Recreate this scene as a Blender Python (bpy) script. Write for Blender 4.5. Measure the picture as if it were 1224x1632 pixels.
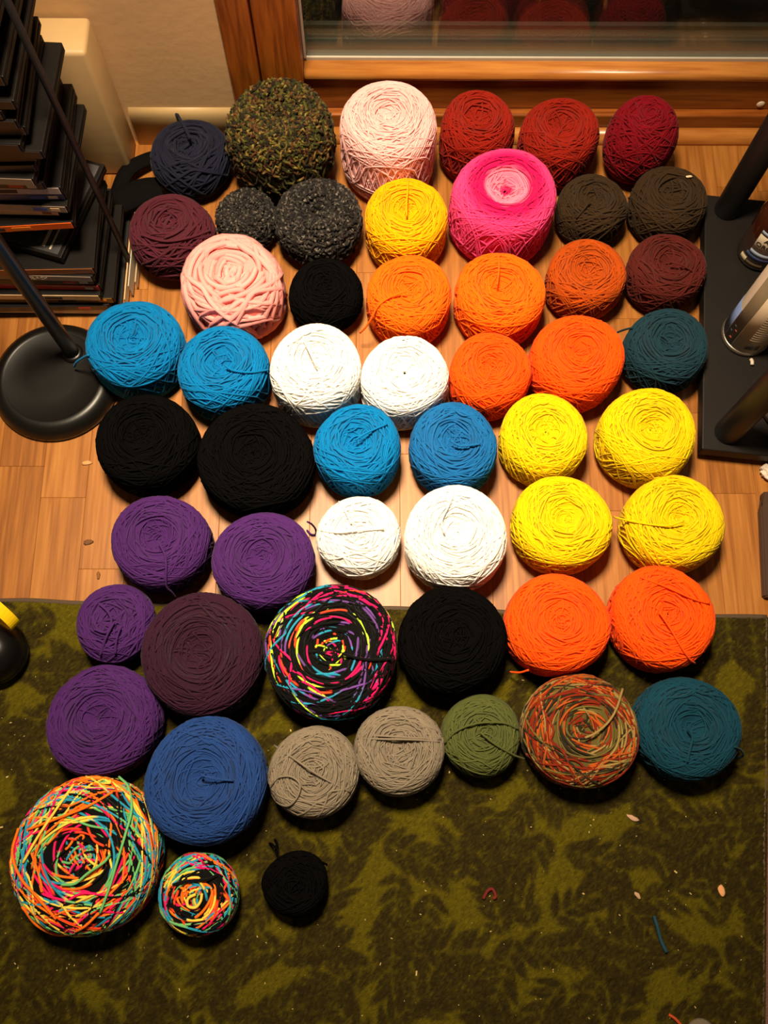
import bpy, bmesh, math, random
import numpy as np
from mathutils import Vector, Matrix

for o in list(bpy.data.objects):
    bpy.data.objects.remove(o)
scene = bpy.context.scene
COL = scene.collection

# ---------------------------------------------------------------- camera
cam_d = bpy.data.cameras.new('camera')
cam = bpy.data.objects.new('camera', cam_d)
COL.objects.link(cam)
cam.location = (0, 0, 1.35)
cam.rotation_euler = (0.29588, -0.006597, -0.002011)
cam_d.sensor_fit = 'VERTICAL'
cam_d.sensor_height = 24.0
cam_d.lens = 1450.0 / 1632.0 * 24.0
cam_d.clip_start = 0.01
scene.camera = cam
# ---------------------------------------------------------------- world, exposure
world = bpy.data.worlds.new('night_room')
scene.world = world
world.use_nodes = True
wb = world.node_tree.nodes['Background']
wb.inputs[0].default_value = (1.0, 0.72, 0.45, 1)
wb.inputs[1].default_value = 0.066
vs = scene.view_settings
vs.view_transform = 'Standard'
vs.look = 'None'
vs.gamma = 1.0
vs.use_curve_mapping = False
vs.exposure = 0.0
LAMP_POS = (-0.15, 0.70, 2.0)      # head of the floor lamp, light kept in its builder below
LAMP_AIM = (-0.01, 0.49, 0.0)
LAMP_WATT = 17.6
LAMP_COL = (1.0, 0.80, 0.55)

RNG = np.random.default_rng(7)
random.seed(7)
PI = math.pi

def lin(r, g, b):
    f = lambda c: (c / 255 / 12.92) if c / 255 <= 0.04045 else ((c / 255 + 0.055) / 1.055) ** 2.4
    return (f(r), f(g), f(b))

# ---------------------------------------------------------------- materials
def new_mat(name):
    m = bpy.data.materials.new(name)
    m.use_nodes = True
    nt = m.node_tree
    return m, nt, nt.nodes['Principled BSDF']

def nd(nt, typ, **kw):
    n = nt.nodes.new(typ)
    for k, v in kw.items():
        if k.startswith('i_'):
            key = k[2:]
            key = int(key) if key.isdigit() else key.replace('_', ' ')
            n.inputs[key].default_value = v
        else:
            setattr(n, k, v)
    return n

def add_bump(nt, b, scale, strength, dist=0.001, coord='Object'):
    tc = nd(nt, 'ShaderNodeTexCoord')
    n = nd(nt, 'ShaderNodeTexNoise', i_Scale=scale, i_Detail=3.0)
    bp = nd(nt, 'ShaderNodeBump', i_Strength=strength, i_Distance=dist)
    nt.links.new(tc.outputs[coord], n.inputs['Vector'])
    nt.links.new(n.outputs['Fac'], bp.inputs['Height'])
    nt.links.new(bp.outputs[0], b.inputs['Normal'])

def plain(name, col, rough=0.6, metal=0.0, bump=None, spec=0.5, var=0.12, coat=0.0):
    m, nt, b = new_mat(name)
    tc = nd(nt, 'ShaderNodeTexCoord')
    n = nd(nt, 'ShaderNodeTexNoise', i_Scale=40.0, i_Detail=4.0)
    nt.links.new(tc.outputs['Object'], n.inputs['Vector'])
    r = nd(nt, 'ShaderNodeValToRGB')
    r.color_ramp.elements[0].color = (*[c * (1 - var) for c in col], 1)
    r.color_ramp.elements[1].color = (*[min(1, c * (1 + var)) for c in col], 1)
    nt.links.new(n.outputs['Fac'], r.inputs[0])
    nt.links.new(r.outputs[0], b.inputs['Base Color'])
    b.inputs['Roughness'].default_value = rough
    b.inputs['Metallic'].default_value = metal
    b.inputs['Specular IOR Level'].default_value = spec
    b.inputs['Coat Weight'].default_value = coat
    if bump:
        add_bump(nt, b, *bump)
    return m

def wood(name, dark, mid, light, axis=1, rough=0.4, stretch=14.0, scale=9.0, rand=0.35, spec=0.5):
    """grain running along axis; each board shifted and toned by its own random"""
    m, nt, b = new_mat(name)
    tc = nd(nt, 'ShaderNodeTexCoord')
    geo = nd(nt, 'ShaderNodeNewGeometry')
    oi = nd(nt, 'ShaderNodeObjectInfo')
    mp = nd(nt, 'ShaderNodeMapping')
    sc = [scale] * 3
    sc[axis] = scale / stretch
    mp.inputs['Scale'].default_value = sc
    nt.links.new(geo.outputs['Position'], mp.inputs['Vector'])
    mul = nd(nt, 'ShaderNodeVectorMath', operation='SCALE')
    mul.inputs[0].default_value = (17.3, 9.1, 23.7)
    nt.links.new(oi.outputs['Random'], mul.inputs['Scale'])
    add = nd(nt, 'ShaderNodeVectorMath', operation='ADD')
    nt.links.new(mp.outputs[0], add.inputs[0])
    nt.links.new(mul.outputs[0], add.inputs[1])
    n1 = nd(nt, 'ShaderNodeTexNoise', i_Scale=1.0, i_Detail=3.0, i_Distortion=0.6)
    nt.links.new(add.outputs[0], n1.inputs['Vector'])
    sin = nd(nt, 'ShaderNodeMath', operation='MULTIPLY', i_1=34.0)
    nt.links.new(n1.outputs['Fac'], sin.inputs[0])
    s2 = nd(nt, 'ShaderNodeMath', operation='SINE')
    nt.links.new(sin.outputs[0], s2.inputs[0])
    n2 = nd(nt, 'ShaderNodeTexNoise', i_Scale=9.0, i_Detail=4.0)
    nt.links.new(add.outputs[0], n2.inputs['Vector'])
    mix = nd(nt, 'ShaderNodeMath', operation='MULTIPLY_ADD', i_1=0.16)
    nt.links.new(s2.outputs[0], mix.inputs[0])
    nt.links.new(n2.outputs['Fac'], mix.inputs[2])
    ad2 = nd(nt, 'ShaderNodeMath', operation='MULTIPLY_ADD', i_1=rand, i_2=-rand / 2)
    nt.links.new(oi.outputs['Random'], ad2.inputs[0])
    ad3 = nd(nt, 'ShaderNodeMath', operation='ADD')
    nt.links.new(mix.outputs[0], ad3.inputs[0])
    nt.links.new(ad2.outputs[0], ad3.inputs[1])
    r = nd(nt, 'ShaderNodeValToRGB')
    r.color_ramp.elements[0].position = 0.15
    r.color_ramp.elements[0].color = (*dark, 1)
    r.color_ramp.elements[1].position = 0.9
    r.color_ramp.elements[1].color = (*light, 1)
    e = r.color_ramp.elements.new(0.5)
    e.color = (*mid, 1)
    nt.links.new(ad3.outputs[0], r.inputs[0])
    nt.links.new(r.outputs[0], b.inputs['Base Color'])
    b.inputs['Roughness'].default_value = rough
    b.inputs['Specular IOR Level'].default_value = spec
    bp = nd(nt, 'ShaderNodeBump', i_Strength=0.12, i_Distance=0.0006)
    nt.links.new(n2.outputs['Fac'], bp.inputs['Height'])
    nt.links.new(bp.outputs[0], b.inputs['Normal'])
    return m

def yarn_mat(name, col=None, sheen=0.12):
    """woollen yarn; solid colour with a slight strand-to-strand shift, or dyed along the yarn (Col)"""
    m, nt, b = new_mat(name)
    at = nd(nt, 'ShaderNodeAttribute', attribute_name='tint')
    hs = nd(nt, 'ShaderNodeHueSaturation')
    nt.links.new(at.outputs['Fac'], hs.inputs['Value'])
    if col is None:
        c = nd(nt, 'ShaderNodeAttribute', attribute_name='Col')
        nt.links.new(c.outputs['Color'], hs.inputs['Color'])
    else:
        hs.inputs['Color'].default_value = (*col, 1)
    nt.links.new(hs.outputs[0], b.inputs['Base Color'])
    b.inputs['Roughness'].default_value = 0.9
    b.inputs['Specular IOR Level'].default_value = 0.15
    b.inputs['Sheen Weight'].default_value = sheen
    b.inputs['Sheen Roughness'].default_value = 0.4
    add_bump(nt, b, 700.0, 0.5, 0.0008)
    return m

# ---------------------------------------------------------------- mesh helpers
def link(name, me, mat=None, parent=None, loc=None):
    o = bpy.data.objects.new(name, me)
    COL.objects.link(o)
    if mat is not None and me is not None and not me.materials:
        me.materials.append(mat)
    if parent is not None:
        o.parent = parent
    if loc is not None:
        o.location = loc
    return o

def tag(o, label=None, cat=None, group=None, kind=None):
    if label: o['label'] = label
    if cat: o['category'] = cat
    if group: o['group'] = group
    if kind: o['kind'] = kind
    return o

def empty(name, loc=(0, 0, 0), rz=0.0):
    o = bpy.data.objects.new(name, None)
    COL.objects.link(o)
    o.location = loc
    o.rotation_euler = (0, 0, rz)
    o.empty_display_size = 0.02
    return o

def bm_mesh(name, bm, smooth=True):
    bmesh.ops.recalc_face_normals(bm, faces=bm.faces)
    me = bpy.data.meshes.new(name)
    bm.to_mesh(me)
    bm.free()
    me.polygons.foreach_set('use_smooth', [smooth] * len(me.polygons))
    return me

def box_mesh(name, x0, x1, y0, y1, z0, z1, bev=0.0, seg=2):
    bm = bmesh.new()
    v = [bm.verts.new((x, y, z)) for z in (z0, z1) for y in (y0, y1) for x in (x0, x1)]
    for f in ((0, 2, 3, 1), (4, 5, 7, 6), (0, 1, 5, 4), (2, 6, 7, 3), (0, 4, 6, 2), (1, 3, 7, 5)):
        bm.faces.new([v[i] for i in f])
    if bev:
        bmesh.ops.bevel(bm, geom=list(bm.edges), offset=bev, segments=seg, profile=0.5, affect='EDGES')
    return bm_mesh(name, bm, False)

def lathe_mesh(name, prof, n=40, cap=True, a0=0.0, a1=2 * PI):
    """prof: list of (radius, z)"""
    bm = bmesh.new()
    full = abs(a1 - a0 - 2 * PI) < 1e-6
    cnt = n if full else n + 1
    rings = []
    for r, z in prof:
        if r < 1e-6:
            rings.append([bm.verts.new((0, 0, z))])
        else:
            rings.append([bm.verts.new((r * math.cos(a0 + (a1 - a0) * i / n), r * math.sin(a0 + (a1 - a0) * i / n), z)) for i in range(cnt)])
    for A, B in zip(rings, rings[1:]):
        for i in range(n):
            j = (i + 1) % cnt if full else i + 1
            if len(A) == 1 and len(B) == 1: continue
            if len(A) == 1: bm.faces.new((A[0], B[i], B[j]))
            elif len(B) == 1: bm.faces.new((A[i], B[0], A[j]))
            else: bm.faces.new((A[i], B[i], B[j], A[j]))
    return bm_mesh(name, bm, True)

def catmull(P, n=6):
    P = [np.array(p, float) for p in P]
    if len(P) < 3:
        return np.array([P[0] + (P[-1] - P[0]) * t for t in np.linspace(0, 1, n + 1)])
    Q = [2 * P[0] - P[1]] + P + [2 * P[-1] - P[-2]]
    out = []
    for i in range(1, len(Q) - 2):
        for t in np.linspace(0, 1, n, endpoint=False):
            a, b, c, d = Q[i - 1], Q[i], Q[i + 1], Q[i + 2]
            out.append(.5 * ((2 * b) + (-a + c) * t + (2 * a - 5 * b + 4 * c - d) * t ** 2 + (-a + 3 * b - 3 * c + d) * t ** 3))
    out.append(P[-1])
    return np.array(out)

def tubes(P, N, rad, sides=5):
    """P (S,K,3) strand centre lines, N reference normals -> verts, quads"""
    S, K, _ = P.shape
    T = np.gradient(P, axis=1)
    T /= np.linalg.norm(T, axis=2, keepdims=True) + 1e-12
    B = np.cross(T, N)
    B /= np.linalg.norm(B, axis=2, keepdims=True) + 1e-12
    U = np.cross(B, T)
    th = np.arange(sides) * 2 * PI / sides
    rad = np.broadcast_to(np.asarray(rad, float), (S, K))[:, :, None, None]
    V = P[:, :, None, :] + rad * (np.cos(th)[None, None, :, None] * U[:, :, None, :] + np.sin(th)[None, None, :, None] * B[:, :, None, :])
    idx = np.arange(S * K * sides).reshape(S, K, sides)
    a = idx[:, :-1, :]
    b = np.roll(a, -1, axis=2)
    d = idx[:, 1:, :]
    c = np.roll(d, -1, axis=2)
    F = np.stack([a, b, c, d], -1).reshape(-1, 4)
    return V.reshape(-1, 3), F

def np_mesh(name, V, F, tint=None, colr=None, smooth=True):
    me = bpy.data.meshes.new(name)
    me.vertices.add(len(V))
    me.vertices.foreach_set('co', np.ascontiguousarray(V, dtype=np.float32).ravel())
    nf = len(F)
    me.loops.add(nf * 4)
    me.polygons.add(nf)
    me.loops.foreach_set('vertex_index', np.ascontiguousarray(F, dtype=np.int32).ravel())
    me.polygons.foreach_set('loop_start', np.arange(nf, dtype=np.int32) * 4)
    me.polygons.foreach_set('use_smooth', np.full(nf, smooth))
    me.update(calc_edges=True)
    me.validate()
    if tint is not None:
        a = me.attributes.new('tint', 'FLOAT', 'POINT')
        a.data.foreach_set('value', np.ascontiguousarray(tint, dtype=np.float32))
    if colr is not None:
        a = me.attributes.new('Col', 'FLOAT_COLOR', 'POINT')
        c4 = np.ones((len(V), 4), np.float32)
        c4[:, :3] = colr
        a.data.foreach_set('color', c4.ravel())
    return me

def tube_mesh(name, pts, rad, sides=8, n=6, smooth_path=True, up=(0, 0, 1), tint=None, colr=None, taper=False):
    P = catmull(pts, n) if smooth_path else np.array(pts, float)
    K = len(P)
    # parallel-transported normals
    T = np.gradient(P, axis=0)
    T /= np.linalg.norm(T, axis=1, keepdims=True) + 1e-12
    u = np.array(up, float)
    if abs(T[0] @ u) > 0.95: u = np.array([1.0, 0.1, 0])
    Ns = []
    for k in range(K):
        u = u - T[k] * (u @ T[k])
        u /= np.linalg.norm(u) + 1e-12
        Ns.append(u.copy())
    r = np.full(K, rad)
    V, F = tubes(P[None], np.array(Ns)[None], r[None], sides)
    # end caps
    c0, c1 = len(V), len(V) + 1
    V = np.vstack([V, P[0], P[-1]])
    q = []
    for i in range(0, sides, 1):
        j = (i + 1) % sides
        q.append((c0, j, i, i))
        q.append((c1, (K - 1) * sides + i, (K - 1) * sides + j, (K - 1) * sides + j))
    bm = bmesh.new()
    vv = [bm.verts.new(p) for p in V]
    for f in F: bm.faces.new([vv[i] for i in f])
    for f in q: bm.faces.new([vv[i] for i in f[:3]])
    me = bm_mesh(name, bm, True)
    nv = len(me.vertices)
    if tint is not None:
        me.attributes.new('tint', 'FLOAT', 'POINT').data.foreach_set('value', np.full(nv, tint, np.float32))
    if colr is not None:
        a = me.attributes.new('Col', 'FLOAT_COLOR', 'POINT')
        c4 = np.ones((nv, 4), np.float32)
        cc = np.asarray(colr)
        if cc.ndim == 1: c4[:, :3] = cc
        else:
            c4[:K * sides, :3] = np.repeat(cc[:K], sides, 0)
            c4[K * sides:, :3] = cc[0]
        a.data.foreach_set('color', c4.ravel())
    return me

def text_mesh(name, body, size, extrude=0.0003):
    cu = bpy.data.curves.new(name, 'FONT')
    cu.body = body
    cu.size = size
    cu.extrude = extrude
    cu.align_x = 'CENTER'
    cu.resolution_u = 3
    o = bpy.data.objects.new(name, cu)
    COL.objects.link(o)
    dg = bpy.context.evaluated_depsgraph_get()
    me = bpy.data.meshes.new_from_object(o.evaluated_get(dg))
    bpy.data.objects.remove(o)
    bpy.data.curves.remove(cu)
    me.name = name
    return me

def wrap_mesh(me, R, ang, z, flip=1):
    """bend a flat text mesh (x right, y up) around an upright cylinder"""
    for v in me.vertices:
        a = ang + v.co.x / R
        r = R + v.co.z
        zz = z + v.co.y
        v.co = (r * math.cos(a), r * math.sin(a), zz)
    return me

# ================================================================ SETTING
YW = 1.09           # front of the baseboard / sill foot
M_floor = wood('laminate_wood', lin(132, 79, 30), lin(158, 99, 41), lin(178, 119, 55), axis=1, rough=0.40, stretch=22, scale=24, rand=0.22, spec=0.38)
M_sill = wood('varnished_sill_wood', lin(120, 62, 18), lin(150, 82, 28), lin(172, 100, 38), axis=0, rough=0.33, stretch=14, scale=22, rand=0.1)
M_bead = wood('varnished_bead_wood', lin(165, 98, 40), lin(188, 120, 54), lin(205, 138, 66), axis=0, rough=0.3, stretch=14, scale=22, rand=0.1)
M_jamb = wood('varnished_jamb_wood', lin(104, 50, 12), lin(140, 74, 18), lin(166, 94, 26), axis=2, rough=0.35, stretch=12, scale=22, rand=0.15)
M_wall = plain('cream_plaster_wall', lin(214, 176, 126), 0.85, bump=(60.0, 0.25, 0.002), var=0.05)
M_paint = plain('cream_gloss_paint', lin(198, 166, 116), 0.5, bump=(45.0, 0.18, 0.0015), var=0.05)
M_alu = plain('weathered_grey_metal', lin(150, 142, 128), 0.5, bump=(30.0, 0.1), var=0.12)
M_gasket = plain('pale_window_gasket', lin(190, 182, 165), 0.5)
M_dark = plain('black_rubber', (0.012, 0.011, 0.01), 0.6)
M_ground = plain('night_ground', (0.02, 0.017, 0.014), 0.9)

floor = tag(link('floor', box_mesh('floor', -1.3, 1.5, -1.2, 1.12, -0.03, -0.0105), plain('screed', lin(90, 60, 35), 0.8)), kind='structure')
# laminate strips: rows of boards, each one its own piece with a chamfered edge
W = 0.0698
row_edges = [-0.524 + W * k for k in range(-9, 24)]
k = 0
plank_cache = {}
for ri, x0 in enumerate(row_edges):
    y = -0.02 - random.random() * 0.28
    if abs(x0 + 0.524) < 1e-4: y = 0.435 - 0.48
    if abs(x0 + 0.454) < 0.002: y = 0.321 - 0.33
    while y < 1.10:
        Lb = random.choice((0.33, 0.40, 0.48, 0.36))
        if abs(x0 + 0.524) < 1e-4 and y < 0.4: Lb = 0.48
        if abs(x0 + 0.454) < 0.002 and y < 0.3: Lb = 0.33
        y1 = min(y + Lb, 1.115)
        if y1 - y > 0.02:
            key = round(y1 - y, 3)
            if key not in plank_cache:
                plank_cache[key] = box_mesh('plank', 0.0001, W - 0.0001, 0.0001, key - 0.0001, -0.0102, 0.0, 0.0005, 1)
            link('plank', plank_cache[key], M_floor, floor, (x0, y, 0))
        y += Lb

# plaster wall left of the window, baseboard, boxed-in pipe
wall = tag(link('wall_back', box_mesh('wall_back', -1.6, -0.238, 1.098, 1.25, -0.03, 2.4, 0.003), M_wall), kind='structure')
tag(link('wall_back_right', box_mesh('wall_back_right', 1.42, 1.9, 1.098, 1.25, -0.03, 2.4), M_wall), kind='structure')
bm = bmesh.new()
prof = [(YW + 0.010, 0.0), (YW - 0.001, 0.0), (YW - 0.001, 0.066), (YW, 0.074), (YW + 0.003, 0.0795), (YW + 0.007, 0.082), (YW + 0.010, 0.083)]
A = [bm.verts.new((-0.420, y, z)) for y, z in prof]
B = [bm.verts.new((-0.2415, y, z)) for y, z in prof]
for i in range(len(prof) - 1):
    bm.faces.new((A[i], B[i], B[i + 1], A[i + 1]))
bm.faces.new(A); bm.faces.new(B)
tag(link('baseboard_back', bm_mesh('baseboard_back', bm, True), M_paint), kind='structure')
# boxed column standing against the wall at the left
bm = bmesh.new()
me = box_mesh('trim_1', -0.62, -0.426, 1.026, 1.0945, 0.0, 0.275, 0.007, 3)
me.polygons.foreach_set('use_smooth', [True] * len(me.polygons))
tag(link('trim_1', me, M_paint), kind='structure')

# window: jamb, sill rails, glazing
win = tag(empty('window_1', (0, 1.12, 0)), kind='structure')
def wpart(name, x0, x1, y0, y1, z0, z1, m, bev=0.0015, seg=2):
    return link(name, box_mesh(name, x0, x1, y0 - 1.12, y1 - 1.12, z0, z1, bev, seg), m, win)
XR = 1.42
wpart('casing', -0.2375, -0.190, 1.092, 1.20, 0.0, 2.2, M_jamb, 0.004, 3)
wpart('stile', -0.1885, -0.121, 1.104, 1.17, 0.052, 2.1, M_jamb, 0.003, 3)
wpart('casing', XR - 0.05, XR, 1.092, 1.20, 0.0, 2.2, M_jamb, 0.004, 3)
wpart('stile', XR - 0.12, XR - 0.0515, 1.104, 1.17, 0.052, 2.1, M_jamb, 0.003, 3)
wpart('top_rail', -0.1885, XR - 0.0515, 1.104, 1.17, 2.1, 2.2, M_sill, 0.003)
wpart('sill_step', -0.1885, XR - 0.0515, 1.1105, 1.17, 0.0, 0.0505, M_sill, 0.003, 3)
wpart('bottom_rail', -0.1205, XR - 0.1205, 1.125, 1.165, 0.051, 0.1155, M_sill, 0.0015)
# rounded glazing bead on top of the rail
bm = bmesh.new()
pr = [(1.155, 0.1165)] + [(1.128 - 0.011 * math.sin(t), 0.1275 - 0.011 * math.cos(t)) for t in np.linspace(0, PI, 9)] + [(1.143, 0.1385), (1.155, 0.134)]
A = [bm.verts.new((-0.1205, y - 1.12, z)) for y, z in pr]
B = [bm.verts.new((XR - 0.1205, y - 1.12, z)) for y, z in pr]
for i in range(len(pr)):
    j = (i + 1) % len(pr)
    bm.faces.new((A[i], B[i], B[j], A[j]))
bm.faces.new(A); bm.faces.new(B)
link('glazing_bead', bm_mesh('glazing_bead', bm, True), M_bead, win)
# quarter round on the floor
bm = bmesh.new()
pr = [(1.1100, 0.0), (1.0905, 0.0)] + [(1.1100 - 0.0195 * math.cos(t), 0.004 + 0.0185 * math.sin(t)) for t in np.linspace(0, PI / 2, 7)]
A = [bm.verts.new((-0.1885, y - 1.12, z)) for y, z in pr]
B = [bm.verts.new((XR - 0.0515, y - 1.12, z)) for y, z in pr]
for i in range(len(pr)):
    j = (i + 1) % len(pr)
    bm.faces.new((A[i], B[i], B[j], A[j]))
bm.faces.new(A); bm.faces.new(B)
link('quarter_round', bm_mesh('quarter_round', bm, True), M_bead, win)
link('screw_cap', lathe_mesh('screw_cap', [(0, 0.003), (0.004, 0.0025), (0.0065, 0.001), (0.007, 0.0)], 20), plain('white_plastic_cap', lin(225, 205, 175), 0.4), win, (0.658, 1.1249 - 1.12, 0.063)).rotation_euler = (PI / 2, 0, 0)
# gasket and two panes (double glazing)
wpart('gasket', -0.1205, XR - 0.1205, 1.1435, 1.1475, 0.1345, 0.1450, M_gasket, 0.0008)
wpart('gasket', -0.1205, -0.1165, 1.1405, 1.1475, 0.1455, 2.09, M_gasket, 0.0008)
mg, nt, b = new_mat('window_glass')
nt.nodes.remove(b)
lw = nd(nt, 'ShaderNodeLayerWeight', i_Blend=0.5)
pw = nd(nt, 'ShaderNodeMath', operation='POWER', i_1=3.2)
nt.links.new(lw.outputs['Facing'], pw.inputs[0])
ma = nd(nt, 'ShaderNodeMath', operation='MULTIPLY_ADD', i_1=0.6, i_2=0.085)
nt.links.new(pw.outputs[0], ma.inputs[0])
tr = nd(nt, 'ShaderNodeBsdfTransparent')
tr.inputs[0].default_value = (0.93, 0.95, 0.94, 1)
gl = nd(nt, 'ShaderNodeBsdfGlossy', i_Roughness=0.006)
mx = nd(nt, 'ShaderNodeMixShader')
nt.links.new(ma.outputs[0], mx.inputs[0])
nt.links.new(tr.outputs[0], mx.inputs[1])
nt.links.new(gl.outputs[0], mx.inputs[2])
nt.links.new(mx.outputs[0], nt.nodes['Material Output'].inputs[0])
wpart('pane', -0.1160, XR - 0.1205, 1.1480, 1.1520, 0.1385, 2.095, mg, 0)
wpart('pane', -0.1160, XR - 0.1205, 1.1640, 1.1680, 0.1385, 2.095, mg, 0)
wpart('spacer_bar', -0.1160, XR - 0.1205, 1.1525, 1.1635, 0.1170, 0.1385, M_alu, 0.0005)
# outside: metal sill, track, dark ground
wpart('outer_sill', -0.30, XR, 1.1690, 1.2330, 0.05, 0.115, M_alu, 0.002)
wpart('outer_track', -0.30, XR, 1.2335, 1.2400, 0.05, 0.122, M_alu, 0.0015)
wpart('outer_track', -0.30, XR, 1.2415, 1.2470, 0.05, 0.1175, M_alu, 0.0015)
wpart('sill_groove', -0.30, XR, 1.1720, 1.1790, 0.1152, 0.1158, M_dark, 0)
tag(link('ground_outside', box_mesh('ground_outside', -2.5, 3, 1.26, 6, -0.2, -0.1), M_ground), kind='structure')

# mauve carpet to the right of the rug
M_mauve = plain('mauve_loop_carpet', lin(120, 84, 70), 0.95, bump=(500.0, 0.9, 0.003), var=0.45)
bm = bmesh.new()
def rug_right(y): return 0.510 + (y + 0.299) * (0.584 - 0.510) / 0.544
def rug_top(x): return 0.269 + (x + 0.539) * (0.245 - 0.269) / 1.123
q = [(rug_right(-0.9) + 0.0025, -0.9), (1.4, -0.9), (1.4, 0.222), (rug_right(0.222) + 0.0025, 0.222)]
lo = [bm.verts.new((x, y, 0.0003)) for x, y in q]
hi = [bm.verts.new((x, y, 0.006)) for x, y in q]
bm.faces.new(lo); bm.faces.new(hi)
for i in range(4): bm.faces.new((lo[i], lo[(i + 1) % 4], hi[(i + 1) % 4], hi[i]))
tag(link('floor_carpet', bm_mesh('floor_carpet', bm, False), M_mauve), kind='structure')

# ================================================================ GREEN LEAF RUG
def leaf_rug():
    X0, X1, Y0, Y1, st = -0.80, 0.60, -0.60, 0.285, 0.0028
    nx, ny = int((X1 - X0) / st), int((Y1 - Y0) / st)
    gx = np.linspace(0, 1, nx)
    gy = np.linspace(0, 1, ny)
    # skewed outline
    YY0 = np.full(nx, Y0)
    U, Vv = np.meshgrid(gx, gy)
    Yapprox = Y0 + Vv * (0.26 - Y0)
    Xr = rug_right(Yapprox)
    X = X0 + U * (Xr - X0)
    Y = Y0 + Vv * (rug_top(X) - Y0)
    # woven leaf sprays: coverage accumulated leaf by leaf
    cov = np.zeros((ny, nx))
    rng = np.random.default_rng(3)
    leaves = []
    gs = 0.064
    for i in range(int((X1 - X0) / gs) + 2):
        for j in range(int((Y1 - Y0) / gs) + 2):
            cx = X0 + i * gs + rng.uniform(-.02, .02) + (0.05 if j % 2 else 0)
            cy = Y0 + j * gs + rng.uniform(-.02, .02)
            d = rng.uniform(0, 2 * PI)
            cv = rng.uniform(-9, 9)
            x, y = cx - 0.05 * math.cos(d), cy - 0.05 * math.sin(d)
            for s in range(6):
                d += cv * 0.016
                x += 0.016 * math.cos(d); y += 0.016 * math.sin(d)
                for sg in (-1, 1):
                    a = d + sg * (0.75 + 0.1 * rng.standard_normal())
                    ln = 0.0195 * (1.1 - abs(s - 3) * 0.07) * rng.uniform(.85, 1.15)
                    leaves.append((x + ln * math.cos(a), y + ln * math.sin(a), a, ln, 0.0066 * rng.uniform(.85, 1.2), rng.uniform(.8, 1)))
    for lx, ly, a, ln, wd, stn in leaves:
        j0 = int((ly - 0.03 - Y0) / (0.26 - Y0) * ny); j1 = int((ly + 0.03 - Y0) / (0.26 - Y0) * ny) + 1
        i0 = int((lx - 0.03 - X0) / (rug_right(ly) - X0) * nx); i1 = int((lx + 0.03 - X0) / (rug_right(ly) - X0) * nx) + 1
        j0, i0 = max(j0, 0), max(i0, 0)
        j1, i1 = min(j1, ny), min(i1, nx)
        if j0 >= j1 or i0 >= i1: continue
        dx = X[j0:j1, i0:i1] - lx; dy = Y[j0:j1, i0:i1] - ly
        u = dx * math.cos(a) + dy * math.sin(a); v = -dx * math.sin(a) + dy * math.cos(a)
        r = np.sqrt((u / ln) ** 2 + (v / (wd * (1 - 0.25 * u / ln))) ** 2)
        c = np.clip((1.3 - r) / 0.6, 0, 1) * stn
        cov[j0:j1, i0:i1] = np.maximum(cov[j0:j1, i0:i1], c)
    n1 = rng.standard_normal((ny, nx)) * 0.12
    c = np.clip(cov + n1, 0, 1)[..., None]
    bg = np.array(lin(82, 73, 9)); lf = np.array(lin(41, 33, 10))
    col = bg * (1 - c) + lf * c
    pile = rng.standard_normal((ny, nx, 1)) * 0.16
    col = np.clip(col * (1 + pile), 0.001, 1)
    Z = 0.0072 + rng.uniform(0, 0.0011, (ny, nx))
    V = np.stack([X, Y, Z], -1).reshape(-1, 3)
    idx = np.arange(ny * nx).reshape(ny, nx)
    F = np.stack([idx[:-1, :-1], idx[:-1, 1:], idx[1:, 1:], idx[1:, :-1]], -1).reshape(-1, 4)
    me = np_mesh('pile', V, F, None, col.reshape(-1, 3))
    m, nt, b = new_mat('leaf_pattern_pile')
    at = nd(nt, 'ShaderNodeAttribute', attribute_name='Col')
    tc = nd(nt, 'ShaderNodeTexCoord')
    n = nd(nt, 'ShaderNodeTexNoise', i_Scale=650.0, i_Detail=2.0)
    nt.links.new(tc.outputs['Object'], n.inputs['Vector'])
    hs = nd(nt, 'ShaderNodeHueSaturation')
    mr = nd(nt, 'ShaderNodeMapRange', i_3=0.55, i_4=1.45)
    nt.links.new(n.outputs['Fac'], mr.inputs[0])
    nt.links.new(mr.outputs[0], hs.inputs['Value'])
    nt.links.new(at.outputs['Color'], hs.inputs['Color'])
    nt.links.new(hs.outputs[0], b.inputs['Base Color'])
    b.inputs['Roughness'].default_value = 0.95
    b.inputs['Specular IOR Level'].default_value = 0.1
    bp = nd(nt, 'ShaderNodeBump', i_Strength=0.7, i_Distance=0.002)
    nt.links.new(n.outputs['Fac'], bp.inputs['Height'])
    nt.links.new(bp.outputs[0], b.inputs['Normal'])
    root = empty('rug', (0, 0, 0))
    tag(root, 'olive green rug with a brown leaf pattern lying on the wood floor', 'rug')
    link('pile', me, m, root)
    # backing + bound edges
    bm = bmesh.new()
    q = [(X0, Y0), (rug_right(Y0) - .001, Y0), (rug_right(.245) - .001, rug_top(.584) - .001), (X0, rug_top(X0) - .001)]
    lo = [bm.verts.new((x, y, 0.0004)) for x, y in q]
    hi = [bm.verts.new((x, y, 0.0068)) for x, y in q]
    bm.faces.new(lo); bm.faces.new(hi)
    for i in range(4): bm.faces.new((lo[i], lo[(i + 1) % 4], hi[(i + 1) % 4], hi[i]))
    link('backing', bm_mesh('backing', bm, False), plain('rug_backing', lin(60, 48, 30), 0.9), root)
    Mb = plain('rug_binding_tape', lin(78, 62, 44), 0.85, bump=(600.0, 0.5, 0.001))
    wv = lambda t: 0.0012 * math.sin(t * 21) + 0.0008 * math.sin(t * 47 + 1)
    link('binding', tube_mesh('binding', [(x, rug_top(x) + 0.0005 + wv(x), 0.0045) for x in np.linspace(X0, 0.582, 40)], 0.0042, 8, 3), Mb, root)
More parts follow.
